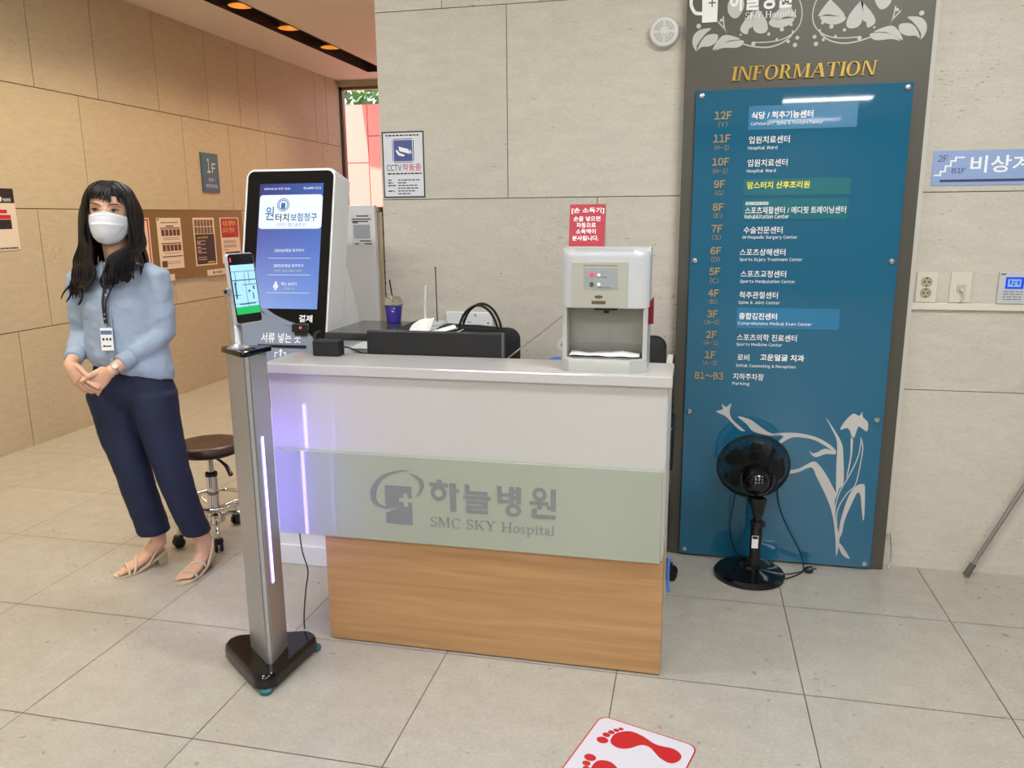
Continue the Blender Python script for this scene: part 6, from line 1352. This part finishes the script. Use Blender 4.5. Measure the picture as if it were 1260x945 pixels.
for S, E_, W_ in ((SL, EL, WL), (SR, ER, WR)):
    d = (W_-E_).normalized(); c0 = E_.lerp(W_, 0.60); c1 = E_.lerp(W_, 0.80)
    g = G(); g.tube([c0, c0+d*0.003, c1-d*0.003, c1], [0.034, 0.0385, 0.0365, 0.033], 22); g.build('cuff', M_BLOUSE, blo, 50)
# collar, placket and buttons
for sg in (-1, 1):
    g = G(); nb_ = V(-2.285, 2.822, 1.330)
    q = [nb_+Ts*(0.058*sg)-Tf*0.01+Zv*0.022, nb_+Ts*(0.048*sg)+Tf*0.045+Zv*0.012, nb_+Ts*(0.012*sg)+Tf*0.085-Zv*0.035, nb_+Ts*(0.040*sg)+Tf*0.088-Zv*0.066, nb_+Ts*(0.078*sg)+Tf*0.060-Zv*0.022, nb_+Ts*(0.085*sg)+Tf*0.0-Zv*0.002]
    g._face([g.bm.verts.new(p) for p in (q if sg > 0 else reversed(q))]); bmesh.ops.triangulate(g.bm, faces=g.bm.faces[:]); g.build('collar', M_BLOUSE, blo, None, [('SUBSURF', dict(levels=2)), ('SOLIDIFY', dict(thickness=0.004))])
front = lambda z: V(CH.x-0.004, CH.y, z)+Tf*(0.119 if z < 1.2 else 0.119-(z-1.2)*0.5)-Ts*0.004
g = G()
for z in (1.215, 1.15, 1.085, 1.02, 0.955): p = front(z); g.cyl(p+Tf*-0.002, p+Tf*0.005, 0.0052, n=14)
g.build('button', mat('button_pale', (176, 192, 208), 0.3), blo, 40)

g = G()
g.tube(catmull([front(1.245)+Ts*0.014+Tf*0.001, front(1.16)+Ts*0.014+Tf*0.003, front(1.06)+Ts*0.014+Tf*0.002, front(0.955)+Ts*0.016+Tf*0.001], 6, False), 0.0026, 6)
g.build('placket', M_BLOUSE, blo, 60)
# trousers
t_ = G()
t_.limb([tr(0.010, 0, 0.725, 0.070, 0.055), tr(0.010, 0, 0.745, 0.125, 0.088), tr(0.008, 0, 0.785, 0.172, 0.108), tr(0.006, 0, 0.82, 0.174, 0.113), tr(0.004, 0, 0.88, 0.156, 0.105), tr(0.002, 0, 0.945, 0.134, 0.095)], 26)
def leg(hp_, pts):
    Q = [(hp_, 0.098, 0.104)]+pts
    t_.limb([(c, rx, ry, Ts, Tf) for c, rx, ry in Q], 22)
leg(V(-2.372, 2.81, 0.80), [(V(-2.352, 2.806, 0.70), 0.096, 0.103), (V(-2.332, 2.80, 0.58), 0.084, 0.092), (V(-2.296, 2.797, 0.44), 0.071, 0.080), (V(-2.278, 2.815, 0.30), 0.067, 0.078), (V(-2.262, 2.842, 0.165), 0.066, 0.080)])
leg(V(-2.192, 2.835, 0.80), [(V(-2.180, 2.83, 0.70), 0.092, 0.100), (V(-2.154, 2.825, 0.58), 0.080, 0.090), (V(-2.122, 2.82, 0.44), 0.071, 0.079), (V(-2.096, 2.838, 0.30), 0.062, 0.074), (V(-2.070, 2.868, 0.165), 0.058, 0.074)])
tex2 = bpy.data.textures.new('trouser_folds', 'CLOUDS'); tex2.noise_scale = 0.09
tro = t_.build('trousers', M_TROU, pe, None, [('REMESH', dict(mode='VOXEL', voxel_size=0.006)), ('SMOOTH', dict(factor=0.5, iterations=16)), ('DISPLACE', dict(texture=tex2, strength=0.010, mid_level=0.5))])

# sandals
for F_ in (fR, fL):
    P, d, t, ln, half, bedz, hgt = F_
    g = G(); R = []
    for i in range(25):
        u = -0.02+1.045*i/24; uc = min(max(u, 0), 1); hw = half(uc)*1.02*(1 if uc < 0.97 else 0.93); z = bedz(uc)
        c = P(u, 0, 0); c.z = z
        if u < 0: hw *= 0.75
        if u > 1.0: hw *= 0.8
        R.append([c-t*hw-Zv*0.0, c+t*hw, c+t*hw*0.98-Zv*0.0085, c-t*hw*0.98-Zv*0.0085])
    g.rings(R)
    sn = g.build('sandal', M_SAND, pe, 40)
    g = G(); h0 = P(0.0, 0, 0)
    q = []
    for z, u0, u1, w in ((0.0, -0.01, 0.15, 0.88), (0.052, -0.02, 0.19, 0.98)):
        q.append([P(u0, -w, 0), P(u1, -w, 0), P(u1, w, 0), P(u0, w, 0)])
        for p in q[-1]: p.z = z
    for p, k in zip(q[1], range(4)): p.z = bedz(0.0 if k in (0, 3) else 0.19)-0.006
    g.hexa(q[0]+q[1], bev=0.002); g.build('block_heel', mat('heel_beige', (178, 162, 132), 0.5), sn)
    g = G()
    def strap(u0, u1, r, rise=1.0, w0=-1.0, w1=1.0):
        pts = []
        for i in range(13):
            a = PI*i/12; w = -math.cos(a); u = u0+(u1-u0)*i/12; h = max(0.004, (hgt(u)+0.006)*math.sin(a)**0.75*rise)
            pts.append(P(u, w*1.0, h-0.003))
        g.tube(pts, r, 8, flat=1.0)
    strap(0.80, 0.74, 0.0052); strap(0.70, 0.42, 0.0050)
    pts = [P(0.40, 1.0, 0.0), P(0.22, 1.12, 0.035), P(0.06, 1.0, 0.060), P(-0.055, 0.0, 0.068), P(0.06, -1.0, 0.060), P(0.22, -1.12, 0.035), P(0.40, -1.0, 0.0)]
    g.tube(catmull(pts, 4, False), 0.0046, 8)
    g.build('strap', M_SAND, sn, 60)

# lanyard and badge
ly = G()
bt = front(1.10)+Tf*0.012-Ts*0.004
lc = V(-2.283, 2.835, 1.335)
for sg in (-1, 1):
    pts = [lc-Tf*0.055+Zv*0.01, lc+Ts*(0.060*sg)-Tf*0.01+Zv*0.012, lc+Ts*(0.045*sg)+Tf*0.058-Zv*0.010, lc+Ts*(0.022*sg)+Tf*0.096-Zv*0.06, front(1.19)+Tf*0.012+Ts*(0.007*sg), bt+Ts*(0.003*sg)]
    ly.tube(catmull(pts, 6, False), 0.0048, 8, flat=0.4)
lan = ly.build('lanyard', M_BLACKM, pe, 60)
g = G(); g.box(bt.x-0.004, bt.x+0.004, bt.y-0.004, bt.y+0.002, bt.z-0.014, bt.z+0.006, 0.001)
for z in (bt.z+0.02, bt.z+0.038): g.box(bt.x-0.006, bt.x+0.006, bt.y-0.005, bt.y+0.002, z, z+0.007, 0.001)
g.build('clip', M_CHROME, lan)
FBa = Frame(bt+V(0, -0.002, -0.014), Ts, (Zv-Tf*0.05))
g = G(); g.fbox(FBa, -0.024, 0.024, -0.090, 0.0, 0.0, 0.003, 0.001); bdg = g.build('badge', M_PAPER, lan)
g = G(); g.fbox(FBa, -0.022, 0.022, -0.026, -0.010, 0.0031, 0.0036); g.build('badge_header', mat('badge_blue', (92, 112, 150), 0.5), bdg)
g = G()
for a in (-0.017, -0.003, 0.010): g.fbox(FBa, a, a+0.008, -0.050, -0.040, 0.0031, 0.0036)
g.fbox(FBa, -0.016, -0.008, -0.076, -0.068, 0.0031, 0.0036); g.fbox(FBa, -0.006, 0.016, -0.075, -0.070, 0.0031, 0.0036); g.build('badge_print', M_DARKINK, bdg)
# wristwatch on her left wrist
wd = (WL-EL).normalized(); wc = EL.lerp(WL, 0.93); wn_ = wd.orthogonal().normalized(); wb = wd.cross(wn_)
g = G(); g.rings([[wc+wd*h+wn_*(r*math.cos(2*PI*k/28))+wb*(r*math.sin(2*PI*k/28)) for k in range(28)] for r, h in ((0.0262, -0.0035), (0.0285, -0.0035), (0.0285, 0.0035), (0.0262, 0.0035))], closed=True); wt = g.build('watch_band', mat('watch_silver', (200, 196, 186), 0.25, metal=0.8), pe, 40)
fo = V(0.45, -0.85, 0.25); fo = (fo-wd*fo.dot(wd)).normalized()
g = G(); g.cyl(wc+fo*0.026, wc+fo*0.034, 0.0115, 0.0105, n=24); g.build('watch_face', mat('watch_dial', (226, 222, 206), 0.2, metal=0.2), wt, 40)
